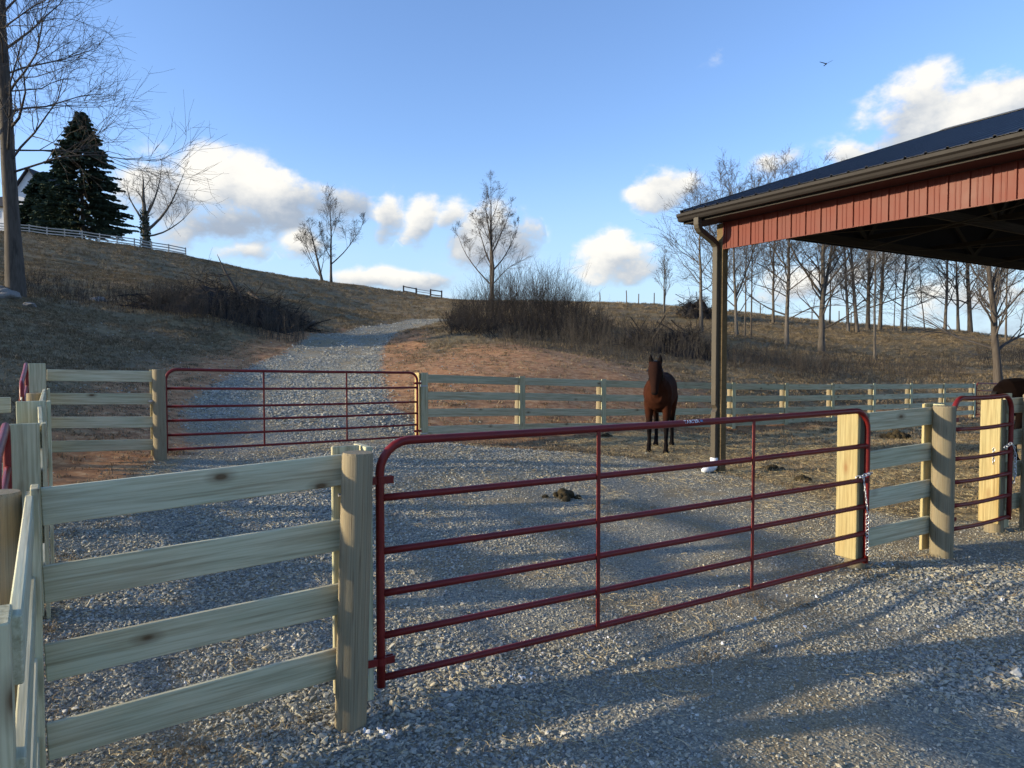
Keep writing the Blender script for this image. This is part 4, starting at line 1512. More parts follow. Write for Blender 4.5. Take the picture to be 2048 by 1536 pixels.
# sapling and thin trees near the barn post
b = on_ground(1327, 66)
bare_tree(b, hgt(505, b), .09, 'thin bare sapling on the ridge left of the barn post', 16, first=.3, spread=.34, nb=12, angle=(25, 55), up=.1, subs=(5, 4, 1), twig_r=.009, forks=((.05, 0, 10, .8, .8),), group=TG)
b = on_ground(1402, 46)
bare_tree(b, hgt(385, b), .13, 'slim bare tree with arching branches just left of the barn post', 17, lean=(-.02, 0), first=.28, spread=.40, nb=18, angle=(45, 80), up=.04, droop=.02, subs=(6, 4, 2), twig_r=.008, mat='bark_pale', bias=(180, .3), group=TG)
TREES = [  # picture x of the base, distance, picture y of the top, trunk radius, seed, lean, forks, label
    (1473, 44, 300, .115, 21, (-.05, 0), ((.25, 20, 26, .6, .7),), 'leaning bare tree close behind the barn post'),
    (1489, 45, 330, .06, 22, (0, 0), (), 'thin pole-like bare tree behind the barn post, the left of two'),
    (1501, 45, 290, .06, 23, (0, 0), (), 'thin pole-like bare tree behind the barn post, the right of two'),
    (1572, 43.5, 290, .15, 24, (.01, 0), ((.45, 150, 35, .5, .6),), 'straight bare tree with short side limbs seen under the barn eave'),
    (1642, 42.5, 300, .21, 25, (0, 0), ((.33, 175, 40, .6, .6), (.30, 20, 16, .7, .75), (.36, 0, 40, .5, .5)), 'stout forked bare tree seen under the barn eave'),
    (1658, 66, 380, .09, 26, (0, 0), (), 'thin far bare tree behind the stout forked one'),
    (1695, 60, 320, .15, 27, (-.06, 0), (), 'bare tree leaning left on the far field edge'),
    (1713, 60, 300, .18, 28, (-.10, 0), ((.4, 170, 20, .5, .6),), 'bare tree leaning left with a paler foot on the far field edge'),
    (1734, 62, 310, .20, 29, (0, 0), ((.3, 10, 18, .6, .7),), 'bare tree standing third along the far field edge'),
    (1749, 40, 330, .085, 30, (-.01, 0), (), 'slim bare tree rooted lower down the slope'),
    (1758, 63, 290, .19, 31, (.02, 0), ((.42, 0, 38, .5, .6),), 'bare tree with a long right limb on the far field edge'),
    (1786, 62, 340, .05, 32, (.02, 0), (), 'spindly bare sapling between larger far trees'),
    (1801, 62, 310, .14, 33, (.04, 0), (), 'curved bare tree leaning right on the far field edge'),
    (1811, 62, 350, .05, 34, (0, 0), (), 'spindly bare sapling beside the curved far tree'),
    (1848, 62, 420, .06, 35, (-.12, 0), ((.3, 180, 30, .5, .7),), 'thin bare sapling leaning left in the gap of the far trees'),
    (1888, 61, 300, .15, 36, (.02, 0), (), 'straight bare tree right of the gap in the far trees'),
    (1915, 61, 300, .14, 37, (-.05, 0), (), 'straight bare tree leaning left beyond the narrow gate'),
    (1939, 61, 290, .22, 38, (-.06, 0), ((.5, 170, 25, .4, .6),), 'thick far bare tree with a flared foot'),
    (1986, 54, 310, .17, 39, (.03, 0), ((.35, 10, 25, .6, .7),), 'bare tree behind the leaning one at the right edge'),
    (2010, 56, 300, .09, 40, (0, 0), (), 'thin straight bare tree at the right edge'),
    (1998, 31, 290, .19, 41, (-.10, 0), ((.45, 20, 22, .5, .6),), 'near leaning bare tree behind the dark horse'),
    (1440, 58, 310, .13, 42, (.0, 0), ((.35, 0, 18, .6, .7), (.3, 180, 20, .6, .7)), 'bare tree directly behind the barn post'),
    (1545, 62, 290, .13, 43, (.0, 0), ((.35, 160, 18, .6, .7),), 'far bare tree showing above the low end of the roof'),
]
for (px, Y, top, r0, sd, lean, fk, lab) in TREES:
    b = on_ground(px, Y)
    thin = r0 < .1
    bare_tree(b, hgt(top + 62, b), r0 * .92, lab, sd, lean=lean, first=.30 if thin else .13, spread=.20 if thin else .36, nb=16 if thin else 26, angle=(30, 65) if thin else (38, 88), up=.06, wander=.10, subs=(4, 4, 1) if thin else (6, 5, 2), twig_r=.008 if Y < 50 else .0105, mat=['bark_grey', 'bark_mid', 'bark_dark'][sd % 3], forks=fk, group=TG)


def spruce(px, Y, top, halfw, seed, label):
    r = np.random.default_rng(seed)
    b = np.array(on_ground(px, Y))
    H = hgt(top, b)
    Wd = halfw / FPX * Y
    root = thing('spruce_tree', tuple(b), label, 'tree')
    k = np.linspace(0, 1, 8)
    me = tubes('trunk', [(np.stack([np.full(8, b[0]), np.full(8, b[1]), b[2] - .2 + H * k], 1), .32 * (1 - k) + .03)], 8)
    me.materials.append(M['bark_dark'])
    o = bpy.data.objects.new('trunk', me); place(o, Matrix.Identity(4), root)
    vs, fs = [], []
    wood = []
    nl = 52
    for i in range(nl):
        t = .05 + .94 * (i / nl) ** .92
        Lr = Wd * (1 - t) ** .68
        Lr *= (1 if t > .12 else .8)
        for j in range(11):
            a = r.uniform(0, 6.283)
            L = Lr * r.uniform(.62, 1.15) + .15
            dirv = np.array([math.cos(a), math.sin(a), 0])
            tb = min(.985, max(.03, t + r.normal(0, .022)))
            L = (Wd * (1 - tb) ** .72) * r.uniform(.62, 1.06) * (1 if tb > .1 else .85) + .12
            p0 = b + np.array([0, 0, H * tb])
            q = [p0 + dirv * (L * s) + np.array([0, 0, L * (.16 * s - .40 * s * s + (.16 * s ** 4))]) for s in np.linspace(0, 1, 5)]
            wood.append((np.array(q), np.linspace(.04, .01, 5)))
            ns = int(18 + 17 * L)
            for m_ in range(ns):
                s = r.uniform(.12, 1) ** .7
                i0 = min(int(s * 4), 3)
                c = q[i0] + (q[i0 + 1] - q[i0]) * (s * 4 - i0)
                side = np.array([-dirv[1], dirv[0], 0]) * r.choice([-1, 1])
                ln = r.uniform(.30, .70) * (1.1 - .4 * s)
                d = unit(dirv * .7 + side * r.uniform(.1, .9) + np.array([0, 0, r.uniform(-.7, .12)]))
                w = unit(np.cross(d, r.normal(0, 1, 3))) * r.uniform(.10, .19)
                n0 = len(vs)
                vs += [c - w, c + w, c + d * ln * .7 + w * .8, c + d * ln, c + d * ln * .7 - w * .8]
                fs.append((n0, n0 + 1, n0 + 2, n0 + 3, n0 + 4))
    me = arr_mesh('crown', np.array(vs), [np.array(fs)])
    me.materials.append(M['needle'])
    o = bpy.data.objects.new('crown', me); place(o, Matrix.Identity(4), root)
    me = tubes('branch_wood', wood, 3)
    me.materials.append(M['bark_dark'])
    oo = bpy.data.objects.new('branch_wood', me); place(oo, Matrix.Identity(4), o)
    oo['kind'] = 'stuff'
    return root


spruce(172, 108, 222, 108, 61, 'tall dark spruce on the hill beside the white rail fence')
spruce(90, 114, 345, 66, 62, 'lower dark spruce in front of the white house')

# ------------------------------------------------------------------ house on the hill
hb = on_ground(40, 128)
house = thing('house', hb, 'white gabled house with dark roof partly hidden by the spruces', 'house')
hz0 = hb[2] - 2.0
hx0 = hb[0]


def hbox(name, x0, x1, y0, y1, z0, z1, mat, parent=None):
    g = Geo().box(((x0 + x1) / 2, (y0 + y1) / 2, (z0 + z1) / 2), (x1 - x0, y1 - y0, z1 - z0))
    return g.build(name, M[mat], parent or house)


ez = at(60, 385, 128).z
az_ = at(60, 338, 128).z
xl, xr = at(28, 400, 128).x, at(92, 400, 128).x
hbox('wall', xl, xr, 128, 138, hz0, ez, 'siding')
g = Geo()
xm = (xl + xr) / 2
g.add([(xl, 128, ez + .002), (xr, 128, ez + .002), (xm, 128, az_ - .15), (xl, 138, ez + .002), (xr, 138, ez + .002), (xm, 138, az_ - .15)], [(0, 1, 2), (5, 4, 3), (0, 2, 5, 3), (1, 4, 5, 2), (0, 3, 4, 1)])
g.build('gable', M['siding'], house)
for s in (-1, 1):
    a = Vector((xm, 133, az_ + .1))
    b_ = Vector((xm + s * ((xr - xl) / 2 + .5), 133, ez - .35))
    Geo().bar(a, b_, 11.2, .18).build('roof', M['shingle'], house)
hbox('wall', xl - 9, xl - .01, 130, 139, hz0, at(0, 412, 130).z, 'siding')
zt0 = at(0, 412, 130).z
for s in (-1, 1):
    g = Geo()
    yy = 134.5
    g.bar(Vector((xl - 4.5, yy, zt0 + 2.6)), Vector((xl - 4.5, yy + s * 5.2, zt0 - .2)), 9.6, .18)
    g.build('roof', M['shingle'], house)
for (wx, wz) in ((.35, -2.0), (.65, -2.0), (.5, 1.0)):
    x = xl + (xr - xl) * wx
    w = hbox('window', x - .5, x + .5, 127.95, 128.02, ez + wz - .8, ez + wz + .6, 'siding')
    hbox('pane', x - .42, x + .42, 127.92, 127.948, ez + wz - .72, ez + wz + .52, 'pane', w)
for wx in (-7, -4.5, -2):
    w = hbox('window', xl + wx - .5, xl + wx + .5, 129.95, 130.02, zt0 - 2.2, zt0 - .7, 'siding')
    hbox('pane', xl + wx - .42, xl + wx + .42, 129.92, 129.948, zt0 - 2.12, zt0 - .78, 'pane', w)

# ------------------------------------------------------------------ rail fence on the hill
def rail_fence(pts_px, label, posts_h=1.25, rails=(.35, .72, 1.1), mat='grey_wood', rail_h=.14, pw=.13, name='rail_fence'):
    P = []
    for (px, Y) in pts_px:
        P.append(Vector(on_ground(px, Y)))
    o = thing(name, P[0], label, 'fence')
    for i, p in enumerate(P):
        board('post', p + Vector((0, 0, -.2)), p + Vector((0, 0, posts_h)), pw, pw, M[mat], o, normal_hint=(0, -1, 0))
        if i + 1 < len(P):
            q = P[i + 1]
            for h in rails:
                board('rail', p + Vector((0, -.08, h)), q + Vector((0, -.08, h)), .05, rail_h, M[mat], o)
    return o


xs_ = []
px, Y = -40.0, 98.0
while px < 400:
    xs_.append((px, Y))
    Y += .35 + max(0, (px - 220)) * .006
    px += 2.5 * FPX / Y * .98
rail_fence(xs_, 'weathered white three-rail fence along the hill below the spruces')
rail_fence([(808, 112), (833, 112)], 'left of two small dark rail panels on the far skyline', 1.3, (.45, 1.15), 'dark_wood', .16, .2)
rail_fence([(834.5, 112.5), (861, 113)], 'grey middle rail panel on the far skyline', 1.3, (.45, .8, 1.15), 'grey_wood', .08, .12)
rail_fence([(862, 110), (884, 110)], 'right of two small dark rail panels on the far skyline', 1.3, (.45, 1.15), 'dark_wood', .16, .2)
FP_LAB = ['field post on the ridge nearest the thicket', 'field post on the ridge, second from the thicket', 'field post on the ridge, third from the thicket', 'field post on the ridge close to the thin sapling', 'field post on the ridge between barn post and straight bare tree', 'field post on the ridge just left of the stout forked tree', 'field post on the ridge hidden partly by the stout forked tree', 'field post on the ridge just right of the stout forked tree', 'field post on the ridge nearest the leaning far trees']
for i, px in enumerate((1199, 1252, 1276, 1307, 1519, 1622, 1640, 1676, 1700)):
    Y = 76 if px < 1400 else 77
    b = on_ground(px, Y)
    h = random.uniform(1.1, 1.6)
    o = Geo().tube([(b[0], b[1], b[2] - .2), (b[0] + .02, b[1], b[2] + h * .5), (b[0] + random.uniform(-.04, .04), b[1], b[2] + h)], [.06, .055, .05], 6).build('field_post', M['dark_wood'])
    tag(o, FP_LAB[i], 'post', 'field posts on the ridge')

# ------------------------------------------------------------------ thicket, brush piles, weeds
def stem_bunch(r, n, xy, h, spread=.35, twigs=5, rad=.008, paths=None):
    paths = [] if paths is None else paths
    for _ in range(n):
        x, y = xy(r)
        z = gz_fast(x, y)
        hh = h(x, y) * r.uniform(.55, 1.1)
        d = unit(np.array([r.normal(0, spread), r.normal(0, spread), 1.0]))
        q, s, _ = limb(r, np.array([x, y, z - .05]), d, hh, rad * r.uniform(.8, 1.4), 4, .12, .12, .35)
        paths.append((q, s))
        for _k in range(twigs):
            p, rd, dd = along(q, s, r.uniform(.3, 1))
            q2, s2, _ = limb(r, p, unit(dd + r.normal(0, .45, 3)), hh * r.uniform(.15, .4), rad * .6, 3, .15, .1, .5)
            paths.append((q2, s2))
    return paths


_gx = np.arange(-60, 60.1, .5)
_gy = np.arange(8, 80.1, .5)
_GX, _GY = np.meshgrid(_gx, _gy)
_GZ = terr(_GX.ravel(), _GY.ravel()).reshape(_GX.shape)


def gz_fast(x, y):
    i = min(max((x + 60) / .5, 0), len(_gx) - 1.001)
    j = min(max((y - 8) / .5, 0), len(_gy) - 1.001)
    i0, j0 = int(i), int(j)
    a, b_ = i - i0, j - j0
    return float((_GZ[j0, i0] * (1 - a) + _GZ[j0, i0 + 1] * a) * (1 - b_) + (_GZ[j0 + 1, i0] * (1 - a) + _GZ[j0 + 1, i0 + 1] * a) * b_)


def stuff(name, paths, sides, mat, label, cat):
    me = tubes(name, paths, sides)
    me.materials.append(M[mat])
    o = bpy.data.objects.new(name, me)
    COL.objects.link(o)
    return tag(o, label, cat, kind='stuff')


r = np.random.default_rng(91)


def px_xy(p0, p1, y0, y1):
    def f_(r_):
        Y = r_.uniform(y0, y1)
        px = r_.uniform(p0, p1)
        return (px - 1024) / FPX * Y, Y
    return f_


def bush_h(x, y):
    px = 1024 + FPX * x / y
    return float(np.interp(px, [890, 930, 980, 1050, 1110, 1160, 1210, 1260], [.9, 1.75, 2.6, 3.25, 3.0, 2.2, 1.3, .9])) * (1.0 if y > 36 else .62)


paths = stem_bunch(r, 950, px_xy(893, 1225, 35, 47), lambda x, y: bush_h(x, y) * (.75 + .5 * math.sin(x * 3.1) * math.sin(y * 2.3 + x)), .42, 9, .007)
paths = stem_bunch(r, 520, px_xy(905, 1170, 38, 46), lambda x, y: bush_h(x, y) * 1.05, .26, 8, .007, paths)
stuff('thicket', paths, 3, 'brush_dark', 'dense leafless thicket of upright twigs on the mound right of the lane', 'thicket')
paths = stem_bunch(r, 900, px_xy(900, 1200, 33, 39), lambda x, y: .95, .9, 6, .012)
stuff('briar_tangle', paths, 3, 'brush_dark', 'low dark briar tangle along the foot of the thicket', 'briars')
paths = stem_bunch(r, 700, px_xy(1120, 1440, 29, 40), lambda x, y: 1.35, .16, 4, .007)
paths = stem_bunch(r, 500, px_xy(1000, 1300, 27, 34), lambda x, y: .8, .3, 3, .006, paths)
stuff('tall_weeds', paths, 3, 'weed', 'tall dry weeds below the thicket towards the barn post', 'weeds')
paths = stem_bunch(r, 700, px_xy(1455, 1660, 28, 37), lambda x, y: .85, .2, 3, .007)
paths = stem_bunch(r, 650, px_xy(1640, 1930, 31, 38), lambda x, y: .75, .2, 3, .007, paths)
paths = stem_bunch(r, 260, px_xy(1950, 2080, 38, 48), lambda x, y: 1.0, .25, 3, .009, paths)
stuff('tall_weeds', paths, 3, 'brush', 'brown weed patches in the field behind the back fence', 'weeds')
paths = stem_bunch(r, 900, px_xy(305, 610, 31.5, 36.5), lambda x, y: 1.45, .18, 3, .008)
paths = stem_bunch(r, 300, px_xy(560, 632, 36, 42), lambda x, y: .9, .25, 4, .006, paths)
stuff('tall_weeds', paths, 3, 'weed', 'tall dry weed stalks standing round the left brush pile', 'weeds')
paths = stem_bunch(r, 900, px_xy(40, 330, 31, 44), lambda x, y: .75, .25, 3, .007)
stuff('tall_weeds', paths, 3, 'brush', 'brown weeds on the slope beside the big tree', 'weeds')


def brush_pile(p0, p1, y0, y1, height, n, label, seed, logs=12, mat='brush_dark'):
    r = np.random.default_rng(seed)
    xa, xb = (p0 - 1024) / FPX * (y0 + y1) / 2, (p1 - 1024) / FPX * (y0 + y1) / 2
    cx, cy = (xa + xb) / 2, (y0 + y1) / 2
    root = thing('brush_pile', (cx, cy, gz(cx, cy)), label, 'brush pile')
    paths, big = [], []
    for i in range(n + logs):
        u, v = r.uniform(-1, 1), r.uniform(-1, 1)
        x, y = cx + u * (xb - xa) / 2, cy + v * (y1 - y0) / 2
        env = height * max(.12, (1 - u * u) * .9 + .1) * max(.3, 1 - v * v * .6) * (1 + .25 * math.sin(u * 7 + seed))
        z = gz_fast(x, y) + env * r.uniform(0, 1) ** .8
        d = unit(np.array([r.normal(0, 1), r.normal(0, .8), r.normal(0, .45)]))
        L = r.uniform(.8, 2.6)
        if i < n:
            q, s, _ = limb(r, np.array([x, y, z]) - d * L / 2, d, L, r.uniform(.012, .035), 4, .16, 0, .4)
            paths.append((q, s))
            for _k in range(5):
                p, rd, dd = along(q, s, r.uniform(.1, 1))
                q2, s2, _ = limb(r, p, unit(dd + r.normal(0, .7, 3)), L * .35, .008, 3, .2, .05, .5)
                paths.append((q2, s2))
        else:
            g = Geo()
            L = r.uniform(1.0, 2.2)
            c = np.array([x, y, z])
            o = g.tube([tuple(c - d * L / 2), tuple(c), tuple(c + d * L / 2)], [.06, .055, .04], 8).build('log', M['bark_dark'], root, True)
    # earth and rotted wood that fills the heart of the pile
    nu, nv = 26, 14
    vs, fs = [], []
    for i in range(nu):
        for j in range(nv):
            u, v = -1 + 2 * i / (nu - 1), -1 + 2 * j / (nv - 1)
            x, y = cx + u * (xb - xa) / 2, cy + v * (y1 - y0) / 2
            e = height * .72 * max(0, 1 - u * u) ** .7 * max(0, 1 - v * v) ** .7 * (1 + .25 * math.sin(u * 7 + seed)) * (1 + .12 * r.normal())
            vs.append((x, y, gz_fast(x, y) - .1 + max(0, e)))
    for i in range(nu - 1):
        for j in range(nv - 1):
            a = i * nv + j
            fs.append((a, a + nv, a + nv + 1, a + 1))
    me = arr_mesh('heap', np.array(vs), [np.array(fs)])
    me.materials.append(M[mat])
    o = bpy.data.objects.new('heap', me); place(o, Matrix.Identity(4), root)
    me = tubes('branches', paths, 3)
    me.materials.append(M['brush'] if mat == 'brush' else M['brush_dark'])
    o = bpy.data.objects.new('branches', me); place(o, Matrix.Identity(4), root)
    o['kind'] = 'stuff'
    return root


bp = brush_pile(300, 606, 33.0, 37.5, 1.6, 460, 'wide brush pile with a broken tree stub on the left hillside', 3)
s0 = Vector(on_ground(468, 35.5))
Geo().tube([tuple(s0 + Vector((.5, 0, .8))), tuple(s0 + Vector((0, 0, 1.7))), tuple(s0 + Vector((-.4, 0, 2.4))), tuple(s0 + Vector((-.75, 0, 3.2)))], [.12, .09, .05, .01], 7).build('broken_stub', M['bark_dark'], bp, True)
brush_pile(1252, 1425, 33, 36.5, 1.05, 300, 'dark brush pile in the hollow left of the barn post', 5, 4)
brush_pile(1362, 1424, 62, 66, 1.9, 260, 'round brush pile on the ridge beside the barn post', 6, 6)

# stones at the foot of the big tree and on the hillside
def boulder(px, Y, size, seed, label, flat=.6):
    r = np.random.default_rng(seed)
    bm = bmesh.new()
    bmesh.ops.create_icosphere(bm, subdivisions=3, radius=1)
    for v in bm.verts:
        n = mnoise.noise(v.co * 1.3 + Vector((seed, 0, 0))) * .35 + mnoise.noise(v.co * 3 + Vector((0, seed, 0))) * .12
        v.co *= 1 + n
        v.co.x *= 1.25
        v.co.z *= flat
    me = bpy.data.meshes.new('boulder'); bm.to_mesh(me); bm.free()
    me.materials.append(M['field_stone'])
    o = bpy.data.objects.new('boulder', me)
    b = on_ground(px, Y)
    place(o, Matrix.Translation((b[0], b[1], b[2] + size * flat * .35)) @ Matrix.Rotation(seed, 4, 'Z') @ Matrix.Scale(size, 4))
    tag(o, label, 'stone')


boulder(14, 28.6, .42, 1, 'large grey field stone at the foot of the big tree')
boulder(-6, 29.5, .45, 2, 'grey field stone cut by the left edge of the photo')
boulder(62, 28.0, .20, 3, 'small grey stone right of the big tree foot')
boulder(200, 37, .32, 4, 'brown stone among weeds on the left slope')
boulder(192, 36.4, .25, 5, 'smaller stone beside the brown one on the left slope')

# ------------------------------------------------------------------ bird
bc = at(1652, 128, 118)
bird = thing('bird', bc, 'dark bird gliding with raised wings high in the sky', 'bird')
g = Geo()
g.tube([tuple(bc + Vector((.02, -.36, 0))), tuple(bc + Vector((0, -.24, .02))), tuple(bc + Vector((0, 0, 0))), tuple(bc + Vector((0, .3, 0))), tuple(bc + Vector((0, .48, .01)))], [.03, .07, .12, .07, .02], 8)
g.build('body', M['bird'], bird, True)
for s, rise, fwd in ((-1, .42, .25), (1, .62, 0)):
    g = Geo()
    n = 6
    vs = []
    for i in range(n):
        k = i / (n - 1)
        cx_, zz = s * (.05 + 1.0 * k), rise * k - .10 * k * k + .03
        ch = .22 * (1 - .55 * k * k) + .02
        y0 = -.12 + .06 * k + fwd * k * .2
        for (yy, th) in ((y0 - ch * .3, 0), (y0 + ch * .2, .02), (y0 + ch, 0), (y0 + ch * .2, -.02)):
            vs.append(tuple(bc + Vector((cx_, yy, zz + th))))
    fs = [(i * 4 + j, i * 4 + (j + 1) % 4, i * 4 + 4 + (j + 1) % 4, i * 4 + 4 + j) for i in range(n - 1) for j in range(4)] + [(0, 1, 2, 3), ((n - 1) * 4 + 3, (n - 1) * 4 + 2, (n - 1) * 4 + 1, (n - 1) * 4)]
    g.add(vs, fs).build('wing', M['bird'], bird)
g = Geo()
g.add([tuple(bc + Vector(p)) for p in ((-.05, .4, .02), (.05, .4, .02), (.14, .78, .0), (-.14, .78, .0), (-.05, .4, -.01), (.05, .4, -.01), (.14, .78, -.015), (-.14, .78, -.015))], [(0, 1, 2, 3), (7, 6, 5, 4), (0, 4, 5, 1), (1, 5, 6, 2), (2, 6, 7, 3), (3, 7, 4, 0)])
g.build('tail', M['bird'], bird)

# ------------------------------------------------------------------ manure heaps
def manure(px, py, wpx, seed, label):
    p = at(px, py, 10)
    # walk down the ray to the ground
    Y = 6.0
    for _ in range(60):
        q = at(px, py, Y)
        if q.z <= gz(q.x, q.y):
            break
        Y += .2
    w = wpx / FPX * Y / 2
    root = thing('manure_heap', (q.x, q.y, gz(q.x, q.y)), label, 'manure')
    r = np.random.default_rng(seed)
    bm = bmesh.new()
    for i in range(26):
        a, d = r.uniform(0, 6.28), abs(r.normal(0, .5))
        c = Vector((math.cos(a) * d * w, math.sin(a) * d * w * .8, max(.0, (.9 - d)) * w * .38))
        s = r.uniform(.16, .28) * w
        ret = bmesh.ops.create_icosphere(bm, subdivisions=2, radius=s)
        for v in ret['verts']:
            v.co = v.co * (1 + .3 * mnoise.noise(v.co * (4 / s) * .3 + Vector((i, 0, 0)))) + c
    me = bpy.data.meshes.new('heap'); bm.to_mesh(me); bm.free()
    tmp = bpy.data.objects.new('tmp', me); COL.objects.link(tmp)
    m_ = tmp.modifiers.new('r', 'REMESH'); m_.mode = 'VOXEL'; m_.voxel_size = max(.008, w * .05)
    me2 = bpy.data.meshes.new_from_object(tmp.evaluated_get(bpy.context.evaluated_depsgraph_get()))
    bpy.data.objects.remove(tmp)
    me2.materials.clear(); me2.materials.append(M['manure'])
    o = bpy.data.objects.new('heap', me2); place(o, Matrix.Translation(root.location), root)


manure(1125, 995, 66, 1, 'dark manure heap on the gravel behind the long gate')
manure(1605, 966, 46, 2, 'dark manure heap in the straw right of the barn post')
manure(1545, 941, 44, 3, 'brown manure heap nearer the barn post')
manure(1214, 874, 26, 4, 'small brown manure heap left of the bay horse')
manure(1795, 815, 60, 5, 'low dark heap against the foot of the back fence')

# ------------------------------------------------------------------ loose ground cover (nobody could count it)
def hidden_collection(name, meshes):
    c = bpy.data.collections.new(name)
    for i, me in enumerate(meshes):
        c.objects.link(bpy.data.objects.new('%s_piece_%02d' % (name, i), me))
    return c


def scatter(name, coll, n_kinds, P, rot, scl, label, cat, seed=1):
    r = np.random.default_rng(seed)
    me = bpy.data.meshes.new(name)
    me.vertices.add(len(P))
    me.vertices.foreach_set('co', np.asarray(P, np.float32).ravel())
    for nm, typ, data in (('rot', 'FLOAT_VECTOR', rot), ('scl', 'FLOAT_VECTOR', scl)):
        a = me.attributes.new(nm, typ, 'POINT')
        a.data.foreach_set('vector', np.asarray(data, np.float32).ravel())
    a = me.attributes.new('kind', 'INT', 'POINT')
    a.data.foreach_set('value', r.integers(0, n_kinds, len(P)).astype(np.int32))
    o = bpy.data.objects.new(name, me)
    COL.objects.link(o)
    tag(o, label, cat, kind='stuff')
    ng = bpy.data.node_groups.new(name + '_scatter', 'GeometryNodeTree')
    ng.interface.new_socket('Geometry', in_out='INPUT', socket_type='NodeSocketGeometry')
    ng.interface.new_socket('Geometry', in_out='OUTPUT', socket_type='NodeSocketGeometry')
    N = ng.nodes.new
    gi, go = N('NodeGroupInput'), N('NodeGroupOutput')
    iop = N('GeometryNodeInstanceOnPoints')
    ci = N('GeometryNodeCollectionInfo')
    ci.inputs['Collection'].default_value = coll
    ci.inputs['Separate Children'].default_value = True
    ci.inputs['Reset Children'].default_value = True
    def attr(nm, t):
        x = N('GeometryNodeInputNamedAttribute'); x.data_type = t; x.inputs['Name'].default_value = nm
        return x.outputs['Attribute']
    e2r = N('FunctionNodeEulerToRotation')
    Lk = ng.links.new
    Lk(gi.outputs[0], iop.inputs['Points'])
    Lk(ci.outputs[0], iop.inputs['Instance'])
    iop.inputs['Pick Instance'].default_value = True
    Lk(attr('kind', 'INT'), iop.inputs['Instance Index'])
    Lk(attr('rot', 'FLOAT_VECTOR'), e2r.inputs[0])
    Lk(e2r.outputs[0], iop.inputs['Rotation'])
    Lk(attr('scl', 'FLOAT_VECTOR'), iop.inputs['Scale'])
    Lk(iop.outputs[0], go.inputs[0])
    md = o.modifiers.new('scatter', 'NODES')
    md.node_group = ng
    return o


def stone_meshes(n=9):
    out = []
    for s in range(n):
        r = np.random.default_rng(300 + s)
        bm = bmesh.new()
        pts = r.normal(0, 1, (11, 3))
        pts /= np.linalg.norm(pts, axis=1)[:, None]
        pts *= r.uniform(.75, 1.1, (11, 1)) * np.array([1.0, r.uniform(.6, .9), r.uniform(.38, .7)])
        for p in pts:
            bm.verts.new(p)
        res = bmesh.ops.convex_hull(bm, input=bm.verts)
        bmesh.ops.delete(bm, geom=[e for e in res['geom_interior'] if isinstance(e, bmesh.types.BMVert)], context='VERTS')
        bmesh.ops.bevel(bm, geom=list(bm.edges), offset=.07, segments=1, affect='EDGES')
        me = bpy.data.meshes.new('stone_%02d' % s)
        bm.to_mesh(me); bm.free()
        me.materials.append(M['stone'])
        out.append(me)
    return out


def blade_meshes(n, blades, h, spread, w, mat, bend=.5):
    out = []
    for s in range(n):
        r = np.random.default_rng(500 + s + int(h * 1000))
        vs, fs = [], []
        for _ in range(blades):
            a = r.uniform(0, 6.28)
            b0 = np.array([r.normal(0, spread), r.normal(0, spread), 0])
            d = np.array([math.cos(a), math.sin(a), 0])
            sd = np.array([-d[1], d[0], 0]) * w
            hh = h * r.uniform(.4, 1.1)
            mid = b0 + d * hh * .25 * bend + np.array([0, 0, hh * .6])
            tip = b0 + d * hh * bend * r.uniform(.6, 1.3) + np.array([0, 0, hh * r.uniform(.55, 1)])
            k = len(vs)
            vs += [b0 - sd, b0 + sd, mid + sd * .7, mid - sd * .7, tip]
            fs += [(k, k + 1, k + 2, k + 3), (k + 3, k + 2, k + 4)]
        me = bpy.data.meshes.new('tuft_%02d' % s)
        me.from_pydata([tuple(v) for v in vs], [], fs)
        me.materials.append(M[mat])
        out.append(me)
    return out


def straw_meshes(n=5):
    out = []
    for s in range(n):
        r = np.random.default_rng(700 + s)
        g = Geo()
        L = 1.0
        g.tube([(-L / 2, 0, 0), (0, r.normal(0, .06), r.uniform(0, .06)), (L / 2, r.normal(0, .1), r.uniform(0, .05))], .016, 3)
        me = g.mesh('straw_%02d' % s)
        me.materials.append(M['straw'])
        out.append(me)
    return out


def frustum(n, y0, y1, r, margin=560, p0=0, p1=2048):
    """random plan points inside the wedge of ground the place shows, even per area"""
    u = r.uniform(0, 1, n)
    Y = np.sqrt(y0 * y0 + u * (y1 * y1 - y0 * y0))
    px = r.uniform(p0 - margin, p1 + margin, n)
    return (px - 1024) / FPX * Y, Y


def cover(n, r):
    return r.uniform(0, 1, n)


def patch_noise(x, y, f=.8, seed=0):
    return .5 + .25 * (np.sin(x * f * 1.7 + seed) * np.cos(y * f * 1.3 - seed * 2) + np.sin((x + y) * f * .9 + seed * 3) * np.cos((x - y) * f * 1.1 + seed) + .6 * np.sin(x * f * 3.7 + y * f * 2.9 + seed))


